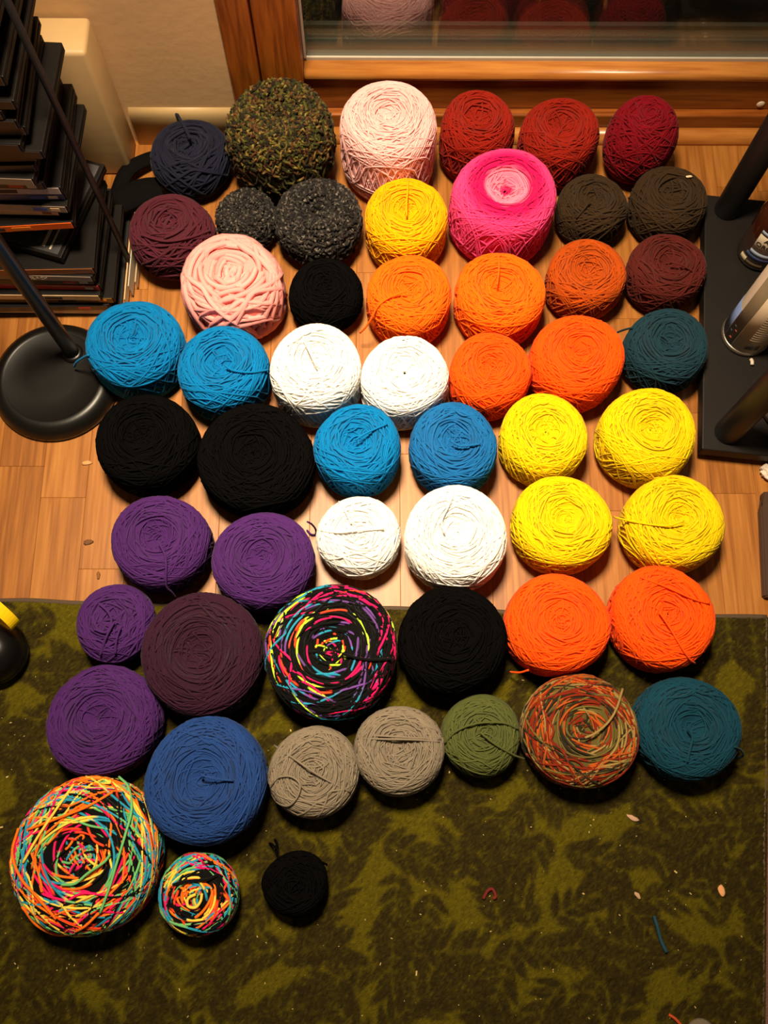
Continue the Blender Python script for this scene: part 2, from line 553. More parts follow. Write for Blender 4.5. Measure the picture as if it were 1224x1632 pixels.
    link('binding', tube_mesh('binding', [(rug_right(y) - 0.002 + wv(y) * .5, y, 0.0045) for y in np.linspace(Y0, 0.243, 24)], 0.0036, 8, 3), Mb, root)
leaf_rug()

# ================================================================ YARN
# key: x, y, radius, height, base z, squareness of the profile
CAKES = [
    ('navy', -0.3153, 1.023, 0.0663, 0.0949, 0, 2.4),
    ('green', -0.16, 1.032, 0.0895, 0.168, 0, 2.6),
    ('palepink', 0.0181, 1.0263, 0.0787, 0.1611, 0, 4.5),
    ('red1', 0.1659, 1.0489, 0.062, 0.1332, 0, 3.5),
    ('red2', 0.3053, 1.0461, 0.0662, 0.1158, 0, 3.5),
    ('crimson', 0.4398, 1.0402, 0.0586, 0.1485, 0, 2.3),
    ('burg', -0.334, 0.8635, 0.0681, 0.1125, 0, 2.4),
    ('char_s', -0.2179, 0.9058, 0.0522, 0.084, 0, 2.4),
    ('char_b', -0.0975, 0.8927, 0.0729, 0.1092, 0, 2.5),
    ('gold', 0.0462, 0.8841, 0.069, 0.1124, 0, 3.8),
    ('ombre', 0.2037, 0.9097, 0.0845, 0.1378, 0, 4.2),
    ('brown1', 0.3547, 0.9215, 0.0566, 0.0923, 0, 3),
    ('brown2', 0.4815, 0.9299, 0.0621, 0.0973, 0, 3),
    ('chunky', -0.2291, 0.7647, 0.0788, 0.1238, 0, 3.4),
    ('black_s', -0.0833, 0.7609, 0.0598, 0.0916, 0, 2.6),
    ('or1', 0.0493, 0.747, 0.068, 0.1057, 0, 3.8),
    ('or2', 0.1937, 0.7489, 0.0714, 0.1073, 0, 3.8),
    ('rust', 0.3361, 0.7908, 0.0632, 0.0907, 0, 3.5),
    ('maroon', 0.4677, 0.8039, 0.062, 0.0906, 0, 3.3),
    ('bl1', -0.3768, 0.6592, 0.0738, 0.1085, 0, 3.7),
    ('bl2', -0.2377, 0.6186, 0.0697, 0.1095, 0, 3.7),
    ('wh1', -0.0941, 0.6109, 0.0705, 0.127, 0, 4.0),
    ('wh2', 0.0408, 0.6023, 0.0672, 0.1148, 0, 3.8),
    ('or3', 0.1739, 0.6163, 0.0638, 0.1022, 0, 3.5),
    ('or4', 0.3091, 0.637, 0.0726, 0.1091, 0, 3.5),
    ('teal1', 0.4526, 0.6612, 0.064, 0.0981, 0, 3.5),
    ('blk1', -0.3469, 0.4994, 0.0756, 0.1084, 0, 3.5),
    ('blk2', -0.1824, 0.4741, 0.0873, 0.1073, 0, 3.5),
    ('bl3', -0.0301, 0.489, 0.0656, 0.1151, 0, 3.6),
    ('bl4', 0.1135, 0.4927, 0.067, 0.1094, 0, 3.4),
    ('ye1', 0.2516, 0.5099, 0.0672, 0.1014, 0, 3.5),
    ('ye2', 0.407, 0.5116, 0.0728, 0.1116, 0, 3.5),
    ('pu1', -0.3161, 0.3453, 0.0711, 0.1026, 0, 3.6),
    ('pu2', -0.1656, 0.3167, 0.0734, 0.1032, 0, 3.6),
    ('wh_s', -0.0278, 0.3572, 0.0619, 0.0921, 0, 2.5),
    ('wh_b', 0.1133, 0.3516, 0.076, 0.1131, 0, 3.4),
    ('ye3', 0.2708, 0.3737, 0.0725, 0.1036, 0, 3.4),
    ('ye4', 0.4345, 0.3734, 0.0727, 0.1089, 0, 3.2),
    ('pu_s', -0.3757, 0.2283, 0.056, 0.0806, 0.008, 2.4),
    ('plum', -0.244, 0.1808, 0.0858, 0.1096, 0.008, 3.7),
    ('neonb', -0.0653, 0.1848, 0.0941, 0.109, 0.008, 3.9),
    ('blk3', 0.1045, 0.2006, 0.077, 0.1082, 0.008, 2.8),
    ('or5', 0.2532, 0.2225, 0.0723, 0.1078, 0.008, 3.6),
    ('or6', 0.4042, 0.2328, 0.0737, 0.0988, 0.008, 3.6),
    ('pu_b', -0.377, 0.0912, 0.0765, 0.0941, 0.008, 3.6),
    ('royal', -0.2303, 0.0118, 0.0826, 0.1098, 0.008, 3.6),
    ('gr1', -0.0867, 0.0225, 0.0614, 0.0917, 0.008, 3.1),
    ('gr2', 0.0297, 0.0511, 0.0612, 0.092, 0.008, 3.1),
    ('olive', 0.1431, 0.0711, 0.0553, 0.0864, 0.008, 2.4),
    ('camo', 0.2783, 0.0762, 0.0786, 0.099, 0.008, 3.5),
    ('teal2', 0.4261, 0.0797, 0.0711, 0.095, 0.008, 3.4),
    ('rain_b', -0.3819, -0.0815, 0.0984, 0.107, 0.008, 3.6),
    ('rain_s', -0.2363, -0.1313, 0.0518, 0.0866, 0.008, 2.3),
    ('blk_m', -0.1096, -0.1204, 0.0427, 0.0702, 0.008, 2.1),
]
# loose strands lying over a cake, relative to its base
TAILS = [
('navy',[(0.0070,-0.0006,0.0964),(-0.0018,0.0205,0.0948),(-0.0141,0.0472,0.0838),(-0.0285,0.0806,0.0655)]),
('navy',[(-0.0141,0.0472,0.0838),(-0.0247,0.0727,0.0658),(-0.0270,0.1000,0.0475)]),
('navy',[(-0.0193,0.0567,0.0816),(-0.0310,0.0798,0.0635),(-0.0427,0.1005,0.0454)]),
('gold',[(-0.0007,-0.0201,0.1139),(-0.0005,0.0027,0.1142),(0.0018,0.0326,0.1131),(0.0022,0.0523,0.1073)]),
('or1',[(-0.0048,-0.0132,0.1074),(-0.0300,-0.0223,0.1060),(-0.0483,-0.0327,0.0976),(-0.0591,-0.0443,0.0794),(-0.0681,-0.0497,0.0611),(-0.0774,-0.0500,0.0430)]),
('or2',[(-0.0095,-0.0048,0.1088),(-0.0055,0.0229,0.1086),(-0.0045,0.0550,0.1022)]),
('wh1',[(0.0044,-0.0152,0.1287),(-0.0063,0.0082,0.1288),(-0.0161,0.0281,0.1281)]),
('bl1',[(-0.0618,-0.0272,0.0941),(-0.0773,-0.0234,0.0760),(-0.0928,-0.0218,0.0577),(-0.1017,-0.0204,0.0394)]),
('bl2',[(0.0088,-0.0115,0.1113),(0.0223,-0.0205,0.1107),(0.0478,-0.0211,0.1057),(0.0706,-0.0081,0.0873)]),
('bl3',[(-0.0027,-0.0046,0.1168),(0.0146,0.0072,0.1169),(0.0439,0.0239,0.1097)]),
('bl4',[(-0.0073,-0.0070,0.1113),(0.0080,-0.0148,0.1112),(0.0359,-0.0109,0.1088)]),
('ye4',[(0.0012,-0.0087,0.1108),(-0.0216,-0.0160,0.1101),(-0.0469,-0.0128,0.1056),(-0.0654,-0.0055,0.0935),(-0.0835,0.0056,0.0752),(-0.0839,0.0130,0.0568)]),
('pu1',[(0.0053,-0.0083,0.1044),(0.0173,-0.0318,0.1033),(0.0182,-0.0547,0.0965),(0.0160,-0.0688,0.0784),(0.0196,-0.0732,0.0603),(0.0213,-0.0767,0.0419)]),
('pu2',[(0.0615,0.0621,0.0563),(0.0668,0.0635,0.0381),(0.0713,0.0609,0.0198),(0.0702,0.0577,0.0028),(0.0635,0.0577,0.0028),(0.0566,0.0647,0.0027)]),
('wh_s',[(-0.0544,0.0028,0.0751),(-0.0281,-0.0046,0.0913),(-0.0010,-0.0026,0.0941),(0.0368,0.0019,0.0883)]),
('wh_s',[(-0.0295,0.0480,0.0716),(-0.0176,0.0248,0.0906),(-0.0101,0.0078,0.0937)]),
('wh_b',[(-0.0195,-0.0066,0.1149),(-0.0227,0.0119,0.1148),(-0.0132,0.0328,0.1134),(-0.0063,0.0509,0.1098),(-0.0059,0.0668,0.0992)]),
('pu_s',[(-0.0158,0.0221,0.0790),(-0.0014,0.0099,0.0823),(0.0049,-0.0034,0.0823),(-0.0010,-0.0190,0.0813),(-0.0191,-0.0144,0.0802)]),
('pu_s',[(0.0086,-0.0052,0.0824),(-0.0009,-0.0249,0.0798),(-0.0120,-0.0488,0.0642)]),
('pu_s',[(0.0175,-0.0119,0.0808),(0.0128,-0.0290,0.0778),(0.0098,-0.0467,0.0676)]),
('neonb',[(0.0170,-0.0097,0.1110),(0.0424,-0.0163,0.1099),(0.0636,-0.0176,0.1070),(0.0824,-0.0148,0.0984)]),
('or5',[(-0.0421,-0.0631,0.0590),(-0.0518,-0.0644,0.0410),(-0.0626,-0.0613,0.0229)]),
('or6',[(-0.0154,0.0014,0.1006),(-0.0020,-0.0222,0.1006),(0.0140,-0.0501,0.0962),(0.0271,-0.0630,0.0839),(0.0391,-0.0649,0.0657)]),
('or6',[(-0.0344,0.0525,0.0905),(-0.0031,0.0370,0.0994),(0.0348,0.0193,0.0988),(0.0586,0.0145,0.0919)]),
('gr1',[(-0.0557,0.0356,0.0501),(-0.0231,0.0159,0.0921),(0.0107,-0.0057,0.0936),(0.0500,-0.0256,0.0755)]),
('gr1',[(-0.0517,-0.0119,0.0808),(-0.0419,-0.0064,0.0884),(-0.0266,-0.0065,0.0924),(-0.0156,-0.0160,0.0929),(-0.0187,-0.0317,0.0902),(-0.0307,-0.0428,0.0813),(-0.0460,-0.0399,0.0630),(-0.0567,-0.0287,0.0449),(-0.0547,-0.0174,0.0741),(-0.0480,-0.0095,0.0845)]),
('gr2',[(-0.0571,0.0195,0.0639),(-0.0230,0.0170,0.0926),(0.0189,0.0145,0.0934),(0.0552,0.0137,0.0750)]),
('gr2',[(-0.0570,0.0150,0.0707),(-0.0230,0.0129,0.0929),(0.0188,0.0120,0.0932),(0.0532,0.0102,0.0794)]),
('olive',[(-0.0522,-0.0114,0.0608),(-0.0363,0.0041,0.0809),(-0.0095,0.0135,0.0871),(0.0247,0.0145,0.0842),(0.0488,0.0072,0.0685)]),
('olive',[(-0.0058,0.0019,0.0883),(0.0149,-0.0143,0.0864),(0.0402,-0.0268,0.0701),(0.0581,-0.0320,0.0517)]),
('camo',[(-0.0034,-0.0114,0.1009),(0.0121,-0.0049,0.1007),(0.0300,0.0097,0.1003),(0.0431,0.0281,0.0972),(0.0575,0.0549,0.0789)]),
('teal2',[(-0.0124,-0.0003,0.0970),(-0.0070,-0.0141,0.0970),(-0.0127,-0.0343,0.0952),(-0.0154,-0.0463,0.0924)]),
('teal2',[(0.0512,-0.0260,0.0880),(0.0662,-0.0294,0.0698),(0.0757,-0.0362,0.0518),(0.0755,-0.0389,0.0334)]),
('royal',[(0.0007,0.0066,0.1116),(0.0172,0.0019,0.1116),(0.0431,-0.0005,0.1104)]),
('rain_b',[(0.0324,0.0984,0.0588),(0.0499,0.0846,0.0729),(0.0627,0.0572,0.0977),(0.0590,0.0268,0.1053),(0.0524,-0.0031,0.1072),(0.0453,-0.0327,0.1068),(0.0343,-0.0660,0.1024)]),
('rain_b',[(-0.0683,-0.0068,0.1040),(-0.0523,0.0234,0.1066),(-0.0324,0.0576,0.1050),(-0.0169,0.0886,0.0923)]),
('rain_b',[(-0.0677,-0.0597,0.0915),(-0.0525,-0.0840,0.0735),(-0.0292,-0.0976,0.0554),(0.0108,-0.0847,0.0969),(0.0329,-0.0659,0.1028)]),
('rain_b',[(-0.0670,0.0331,0.1024),(-0.0306,0.0461,0.1068),(0.0078,0.0613,0.1057),(0.0359,0.0791,0.0958)]),
('rain_b',[(-0.0158,-0.0324,0.1082),(0.0015,-0.0310,0.1084),(0.0162,-0.0192,0.1087),(0.0348,-0.0067,0.1086),(0.0425,0.0029,0.1079)]),
('rain_b',[(-0.0830,0.0342,0.0922),(-0.0863,0.0040,0.0955),(-0.0691,-0.0254,0.1025),(-0.0453,-0.0473,0.1047),(-0.0201,-0.0731,0.1019)]),
('rain_s',[(0.0042,0.0039,0.0883),(-0.0050,-0.0012,0.0886),(-0.0046,-0.0101,0.0879),(0.0050,-0.0116,0.0878),(0.0110,-0.0043,0.0880),(0.0121,0.0046,0.0879)]),
('rain_s',[(-0.0266,0.0146,0.0821),(-0.0067,0.0194,0.0864),(0.0170,0.0207,0.0845),(0.0278,0.0254,0.0782)]),
('blk_m',[(-0.0230,0.0329,0.0499),(-0.0278,0.0420,0.0315),(-0.0292,0.0506,0.0130),(-0.0330,0.0541,0.0027)]),
('blk_m',[(-0.0271,0.0448,0.0383),(-0.0343,0.0486,0.0203),(-0.0398,0.0493,0.0027)]),
('blk_m',[(0.0199,0.0371,0.0445),(0.0308,0.0291,0.0428),(0.0408,0.0231,0.0244)]),
('brown1',[(-0.0101,-0.0110,0.0938),(-0.0207,-0.0256,0.0911),(-0.0334,-0.0370,0.0804)]),
('teal1',[(-0.0554,0.0259,0.0792),(-0.0628,0.0325,0.0608),(-0.0687,0.0378,0.0425)]),
('char_b',[(-0.0040,-0.0095,0.1106),(0.0061,-0.0150,0.1102)]),
('burg',[(-0.0389,-0.0272,0.1027),(-0.0005,-0.0411,0.1066),(0.0356,-0.0329,0.1029),(0.0655,-0.0068,0.0847)]),
('maroon',[(-0.0054,-0.0077,0.0921),(0.0159,-0.0153,0.0917),(0.0527,-0.0266,0.0735)]),
]

YC = dict(
    black=lin(9, 8, 8), white=(0.86, 0.83, 0.78), yellow=lin(230, 194, 4), gold=lin(250, 172, 0),
    orange=lin(252, 104, 6), deep=lin(250, 82, 4), rust=lin(176, 72, 10), blue=lin(0, 112, 174), blue2=lin(20, 98, 160),
    purple=lin(70, 33, 96), plum=lin(49, 20, 39), royal=lin(31, 63, 124), grey=lin(128, 116, 99), olive=lin(80, 86, 42),
    teal=lin(24, 54, 66), teal2=lin(13, 60, 78), navy=lin(28, 29, 47), red=lin(142, 28, 12), crimson=lin(122, 6, 22),
    burg=lin(78, 29, 42), brown=lin(54, 38, 21), maroon=lin(84, 28, 23), pink=lin(252, 190, 186), chunky=lin(248, 158, 152),
    neon_pink=lin(245, 25, 105), lime=lin(190, 235, 60), coral=lin(255, 75, 40), sky=lin(40, 150, 185), violet=lin(112, 70, 150),
    mint=lin(110, 190, 115), sun=lin(245, 210, 80), tang=lin(255, 118, 25),
    c_olive=lin(104, 92, 42), c_dark=lin(44, 38, 22), c_rust=lin(126, 38, 14), c_orange=lin(172, 80, 24), c_tan=lin(146, 122, 68),
)

class Cake:
    """a wound cake: squarish ball of revolution with strands laid on it"""
    def __init__(s, R, h, p, dish=0.012, rc=0.018, seed=0, lump=0.018):
        s.R, s.h, s.p, s.dish, s.rc = R, h, p, dish, rc
        s.rng = np.random.default_rng(seed)
        s.l = s.rng.uniform(0, 2 * PI, 4)
        s.lump = lump * s.rng.uniform(.6, 1.3, 4) * (1, .7, .4, .5)
    def a_of(s, rho):
        return np.arccos(np.clip(rho / s.R, 0, 1) ** (s.p / 2))
    def prof(s, a):
        c, sn = np.abs(np.cos(a)), np.sin(a)
        rho = s.R * c ** (2 / s.p)
        z = s.h / 2 + s.h / 2 * np.sign(sn) * np.abs(sn) ** (2 / s.p)
        z = z - np.where(sn > 0, s.dish * np.exp(-(rho / s.rc) ** 2), 0)
        return rho, z
    def surf(s, a, phi, off):
        e = 1e-3
        r, z = s.prof(a)
        r1, z1 = s.prof(a + e)
        r0, z0 = s.prof(a - e)
        dr, dz = r1 - r0, z1 - z0
        ln = np.hypot(dr, dz) + 1e-12
        nr, nz = dz / ln, -dr / ln
        nz = np.where((nz < 0) & (np.sin(a) > 0.3), np.abs(nz), nz)
        w = 1 + s.lump[0] * np.cos(2 * phi + s.l[0]) + s.lump[1] * np.cos(3 * phi + s.l[1])
        rr = (r + nr * off) * w
        zz = z + nz * off + s.lump[2] * r * np.cos(phi + s.l[2]) * np.clip(np.sin(a), 0, 1)
        P = np.stack([rr * np.cos(phi), rr * np.sin(phi), np.maximum(zz, 0.0)], -1)
        N = np.stack([nr * np.cos(phi), nr * np.sin(phi), nz], -1)
        return P, N

    def strands(s, sr, K=26, dens=1.0, tidy=1.0, boucle=0.0):
        rng = s.rng
        t = np.linspace(0, 1, K)[None]
        PP, NN, AA = [], [], []
        # --- loops round the side that turn over the rim
        nA = int(2 * PI * s.R / (2 * sr) * 0.50 * dens * (0.6 + s.h / (2 * s.R) * .6))
        nW = int(nA * (0.25 + 0.35 * s.h / (2 * s.R)))
        n = nA + nW
        ph = rng.uniform(0, 2 * PI, (n, 1))
        span = rng.uniform(2.0, 4.2, (n, 1))
        apk = s.a_of(s.R * np.sqrt(rng.uniform(0.30, 0.995, (n, 1))))
        apk[nA:] = rng.uniform(-.7, .5, (nW, 1))
        alo = rng.uniform(-1.3, -0.6, (n, 1))
        asym = rng.uniform(-.12, .12, (n, 1))
        tt = np.clip(np.abs(2 * (t + asym) - 1), 0, 1.24)
        a = apk - (apk - alo) * tt ** rng.uniform(1.4, 2.4, (n, 1))
        phi = ph + span * (t - .5) * rng.choice([-1, 1], (n, 1))
        off = rng.uniform(-0.3, 1.25, (n, 1)) * sr - 1.2 * sr * np.clip(np.abs(2 * t - 1) - .8, 0, 1) * 5
        P, N = s.surf(a, phi, off)
        PP.append(P); NN.append(N); AA.append(a)
        # --- arcs on the top, nearly straight tangents at each radius
        r0 = s.rc * 0.30
        step = 2 * sr * 0.74 / dens
        rad, ang, sp = [], [], []
        for r in np.arange(r0, s.R * 0.94, step):
            arc = rng.uniform(1.1, 2.3)
            m = max(2, int(round(2 * PI / arc * 1.2)))
            st = rng.uniform(0, 2 * PI)
            for q in range(m):
                rad.append(abs(r + rng.normal(0, sr * 1.8)) + .001)
                ang.append(st + q * 2 * PI / m + rng.normal(0, .3))
                sp.append(arc * rng.uniform(.75, 1.25))
        rad = np.array(rad)[:, None]; ang = np.array(ang)[:, None]; sp = np.array(sp)[:, None]
        nB = len(rad)
        u = 2 * t - 1
        inner = np.clip(1.25 - rad / (.55 * s.R), 0, 1)
        bow = rng.uniform(0.0, 0.20, (nB, 1)) * tidy + inner * rng.uniform(0, .22, (nB, 1))
        drift = rng.normal(0, 0.05, (nB, 1)) * tidy + inner * rng.normal(0, .10, (nB, 1))
        rr = np.clip(rad * (1 + bow * u ** 2 + drift * u), 0.001, s.R * 0.985)
        phi = ang + sp * u / 2
        a = s.a_of(rr)
        lift = rng.uniform(-.35, 1.05, (nB, 1)) + inner * rng.uniform(-2.1, .6, (nB, 1))
        off = lift * sr - 2.2 * sr * np.clip(np.abs(u) - .72, 0, 1) * 3.5
        P, N = s.surf(a, phi, off)
        PP.append(P); NN.append(N); AA.append(a)
        # --- tangle in the middle
        nC = 9
        for q in range(nC):
            c = rng.uniform(0, 2 * PI)
            d = rng.uniform(0, 2 * PI)
            ln = s.rc * rng.uniform(.7, 1.3)
            off2 = rng.uniform(-.6, .6) * s.rc
            x = off2 * math.cos(c + PI / 2) + ln * u[0] * math.cos(c) + .25 * s.rc * np.sin(u[0] * 4 + d)
            y = off2 * math.sin(c + PI / 2) + ln * u[0] * math.sin(c) + .25 * s.rc * np.cos(u[0] * 3 + d)
            rho = np.hypot(x, y)
            P, N = s.surf(s.a_of(rho), np.arctan2(y, x), np.full(K, sr * rng.uniform(-.6, .8)) + sr * .6 * np.sin(u[0] * 5 + c) - 1.6 * sr * np.abs(u[0]) ** 4)
            PP.append(P[None]); NN.append(N[None]); AA.append(s.a_of(rho)[None])
        P = np.concatenate(PP); N = np.concatenate(NN)
        if boucle:
            B = np.cross(np.gradient(P, axis=1), N)
            B /= np.linalg.norm(B, axis=2, keepdims=True) + 1e-9
            k = np.arange(K)[None]
            p1 = rng.uniform(0, 6.28, (len(P), 1))
            P = P + B * (boucle * (np.sin(k * 1.9 + p1) + rng.normal(0, .5, (len(P), K))))[..., None] \
                  + N * (boucle * (np.cos(k * 1.7 + p1) * .8 + rng.normal(0, .5, (len(P), K))))[..., None]
        P[..., 2] = np.maximum(P[..., 2], sr)
        return P, N

def sequence_color(rng, P, seq, run, patch):
    """dyed yarn: the dye runs line up from one winding to the next, so colours form broken arcs"""
    S, K, _ = P.shape
    if not patch:
        ln = np.concatenate([np.zeros((S, 1)), np.cumsum(np.linalg.norm(np.diff(P, axis=1), axis=2), 1)], 1)
        s = ln + rng.uniform(0, 50, (S, 1))
        tot = run * sum(w for _, w in seq)
        s = (s / tot) % 1.0
    else:
        phi = np.unwrap(np.arctan2(P[..., 1], P[..., 0]), axis=1)
        rho = np.hypot(P[..., 0], P[..., 1]).mean(1, keepdims=True)
        s = (phi / (2 * PI) * run + rho * 28.0 + rng.normal(0, patch, (S, 1))) % 1.0
    w = np.cumsum([q[1] for q in seq])
    w = w / w[-1]
    ix = np.clip(np.searchsorted(w, s), 0, len(seq) - 1)
    return np.array([q[0] for q in seq])[ix]

MATS = {}
def get_mat(key):
    if key not in MATS:
        MATS[key] = yarn_mat('yarn_' + key, YC.get(key), 0.0 if key == 'black' else 0.05)
        if key == 'black':
            MATS[key].node_tree.nodes['Principled BSDF'].inputs['Specular IOR Level'].default_value = 0.02
    return MATS[key]

NEON_BLACK = [(YC['black'], 3.4), (YC['neon_pink'], .9), (YC['black'], 2.4), (YC['lime'], .8), (YC['coral'], .8), (YC['black'], 3.0), (YC['sky'], .8), (YC['violet'], .8)]
RAINBOW = [(YC['black'], 1.1), (YC['neon_pink'], .9), (YC['mint'], .9), (YC['sky'], .8), (YC['sun'], .9), (YC['tang'], 1.1), (YC['black'], .7), (YC['coral'], .5)]
CAMO = [(YC['c_olive'], 1), (YC['c_dark'], 1.2), (YC['c_rust'], 1), (YC['c_orange'], 1), (YC['c_tan'], .6), (YC['c_rust'], .8)]
MOSS = [(lin(92, 86, 34), 1), (lin(54, 56, 24), 1.4), (lin(36, 30, 18), 2.2), (lin(96, 62, 32), .8), (lin(132, 116, 54), .4), (lin(70, 38, 24), .8)]
CHAR = [(lin(40, 36, 34), 2.2), (lin(78, 72, 66), .8), (lin(27, 24, 23), 1.8), (lin(120, 112, 102), .22)]

# key: colour, strand radius, options, name, label, category, group
INFO = dict(
    navy=('navy', .0030, {}, 'yarn_ball', 'navy blue yarn ball with a frayed end standing up, by the cream baseboard'),
    green=('MOSS', .0022, dict(boucle=.0024, K=56, dish=.030, rc=.034), 'yarn_cake', 'bumpy moss green and brown boucle yarn cake against the window jamb'),
    palepink=('pink', .0018, {}, 'yarn_cake', 'tall pale pink yarn cake standing before the window sill'),
    red1=('red', .0019, {}, 'yarn_cake', 'brick red yarn cake directly right of the tall pale pink one'),
    red2=('red', .0019, {}, 'yarn_cake', 'brick red yarn cake between the other brick red cake and the crimson ball'),
    crimson=('crimson', .0018, dict(tidy=3.0, dish=.004, lump=.007), 'yarn_ball', 'upright crimson yarn ball at the right end of the back row'),
    burg=('burg', .0024, {}, 'yarn_ball', 'burgundy wool yarn ball below the navy ball, beside the disc cases'),
    char_s=('CHAR', .0020, dict(boucle=.0020, K=56, dish=.016), 'yarn_cake', 'smaller charcoal boucle yarn cake squeezed behind the chunky pink cake'),
    char_b=('CHAR', .0020, dict(boucle=.0020, K=56, dish=.024, rc=.024), 'yarn_cake', 'larger fuzzy charcoal boucle yarn cake left of the golden yellow one'),
    gold=('gold', .0018, {}, 'yarn_cake', 'golden yellow yarn cake in front of the tall pale pink one'),
    ombre=('OMBRE', .0018, dict(dish=.022, rc=.030), 'yarn_cake', 'hot pink ombre yarn cake with a pale pink centre'),
    brown1=('brown', .0020, {}, 'yarn_cake', 'dark brown yarn cake directly right of the hot pink ombre cake'),
    brown2=('brown', .0022, {}, 'yarn_cake', 'dark brown yarn cake next to the black shelf post, below the crimson ball'),
    chunky=('chunky', .0050, dict(dens=1.3, dish=.010, rc=.020), 'yarn_cake', 'thick chunky baby pink yarn cake, knobbly sides'),
    black_s=('black', .0019, {}, 'yarn_cake', 'small black yarn cake between the chunky pink and the orange cakes'),
    or1=('orange', .0018, {}, 'yarn_cake', 'orange yarn cake with a loose end hanging at its left, below the golden yellow one'),
    or2=('orange', .0018, {}, 'yarn_cake', 'orange yarn cake directly below the hot pink ombre cake'),
    rust=('rust', .0018, {}, 'yarn_cake', 'rust brown-orange yarn cake left of the maroon one'),
    maroon=('maroon', .0020, {}, 'yarn_cake', 'dark maroon yarn cake beside the black shelf, between dark brown and teal'),
    bl1=('blue', .0022, {}, 'yarn_cake', 'bright blue yarn cake touching the black lamp base'),
    bl2=('blue', .0020, {}, 'yarn_cake', 'bright blue yarn cake directly below the chunky pink one'),
    wh1=('white', .0019, {}, 'yarn_cake', 'white yarn cake right of the bright blue one, below the small black cake'),
    wh2=('white', .0019, {}, 'yarn_cake', 'white yarn cake left of the deep orange one, above two blue cakes'),
    or3=('deep', .0018, {}, 'yarn_cake', 'deep orange yarn cake immediately right of a white one'),
    or4=('deep', .0018, {}, 'yarn_cake', 'large deep orange yarn cake left of the dull teal one by the shelf'),
    teal1=('teal', .0020, {}, 'yarn_cake', 'dull dark teal yarn cake pressed against the black shelf'),
    blk1=('black', .0020, {}, 'yarn_cake', 'black yarn cake right in front of the lamp base, left of the biggest black one'),
    blk2=('black', .0020, {}, 'yarn_cake', 'widest black yarn cake, between another black cake and a blue cake'),
    bl3=('blue', .0021, {}, 'yarn_cake', 'blue yarn cake between the widest black cake and the other mid-row blue cake'),
    bl4=('blue2', .0021, {}, 'yarn_cake', 'slightly duller blue yarn cake just left of a yellow one'),
    ye1=('yellow', .0018, {}, 'yarn_cake', 'yellow yarn cake directly right of a blue one'),
    ye2=('yellow', .0018, {}, 'yarn_cake', 'yellow yarn cake below the dull teal one, near the shelf corner'),
    pu1=('purple', .0018, {}, 'yarn_cake', 'purple yarn cake on the wood with its end trailing down the front'),
    pu2=('purple', .0018, {}, 'yarn_cake', 'purple yarn cake with a tiny loop sticking out beside the small white cake'),
    wh_s=('white', .0019, dict(dish=.003), 'yarn_cake', 'small white yarn ball with a strand tied across its top'),
    wh_b=('white', .0019, {}, 'yarn_cake', 'biggest white yarn cake with a strand running up from its middle'),
    ye3=('yellow', .0018, {}, 'yarn_cake', 'yellow yarn cake right of the biggest white one'),
    ye4=('yellow', .0018, {}, 'yarn_cake', 'yellow yarn cake with a strand pulled out to its left, by the bare floor'),
    pu_s=('purple', .0021, dict(tidy=2.2, dish=.006), 'yarn_ball', 'small purple yarn ball on the rug edge with crossed strands'),
    plum=('plum', .0018, dict(tidy=.6, rc=.024), 'yarn_cake', 'wide dark plum yarn cake on the rug, left of the neon striped one'),
    neonb=('NEON_BLACK', .0022, dict(rc=.024, tidy=.5), 'yarn_cake', 'black yarn cake striped with neon pink, lime, blue and purple'),
    blk3=('black', .0020, dict(dish=.005), 'yarn_cake', 'black yarn cake on the rug edge between the neon striped and the orange cakes'),
    or5=('deep', .0018, dict(dish=.006), 'yarn_cake', 'bright orange yarn cake on the rug edge, right of a black one'),
    or6=('deep', .0018, dict(dish=.007), 'yarn_cake', 'bright orange yarn cake with its end pulled to the lower right, above dark blue-teal'),
    pu_b=('purple', .0018, dict(tidy=.7, rc=.024), 'yarn_cake', 'large purple yarn cake on the rug, above the big rainbow one'),
    royal=('royal', .0018, dict(tidy=.6, rc=.026), 'yarn_cake', 'wide royal blue yarn cake on the rug'),
    gr1=('grey', .0017, dict(dish=.006), 'yarn_cake', 'grey yarn cake with a round loop of strand on its top'),
    gr2=('grey', .0017, dict(dish=.007), 'yarn_cake', 'grey yarn cake with two parallel strands across its top'),
    olive=('olive', .0017, dict(dish=.006), 'yarn_cake', 'small olive green yarn cake between the grey and the camouflage ones'),
    camo=('CAMO', .0020, dict(rc=.022, dish=.016), 'yarn_cake', 'rust, olive and orange camouflage yarn cake with an end standing up'),
    teal2=('teal2', .0018, {}, 'yarn_cake', 'dark blue-teal yarn cake on the rug at the right end'),
    rain_b=('RAINBOW', .0021, dict(tidy=2.4, rc=.022), 'yarn_cake', 'biggest yarn cake, loose rainbow strands mixed with black'),
    rain_s=('RAINBOW', .0022, dict(tidy=2.2, dish=.004), 'yarn_ball', 'small rainbow and black yarn ball beside the biggest rainbow cake'),
    blk_m=('black', .0019, dict(tidy=3.0, dish=.002, lump=.035), 'yarn_ball', 'tiny black yarn ball alone on the rug with ends sticking up'),
)
SEQ = dict(NEON_BLACK=(NEON_BLACK, .5, .06), RAINBOW=(RAINBOW, .5, .2), CAMO=(CAMO, .6, .22), MOSS=(MOSS, .012, 0), CHAR=(CHAR, .009, 0))
TAIL_COL = dict(rain_b=['mint', 'sun', 'tang', 'tang', 'mint', 'tang'], rain_s=['sun', 'black'], neonb=['black'], camo=['c_tan'])
CHILD_TAILS = {}
for key, pts in TAILS:
    CHILD_TAILS.setdefault(key, []).append(pts)

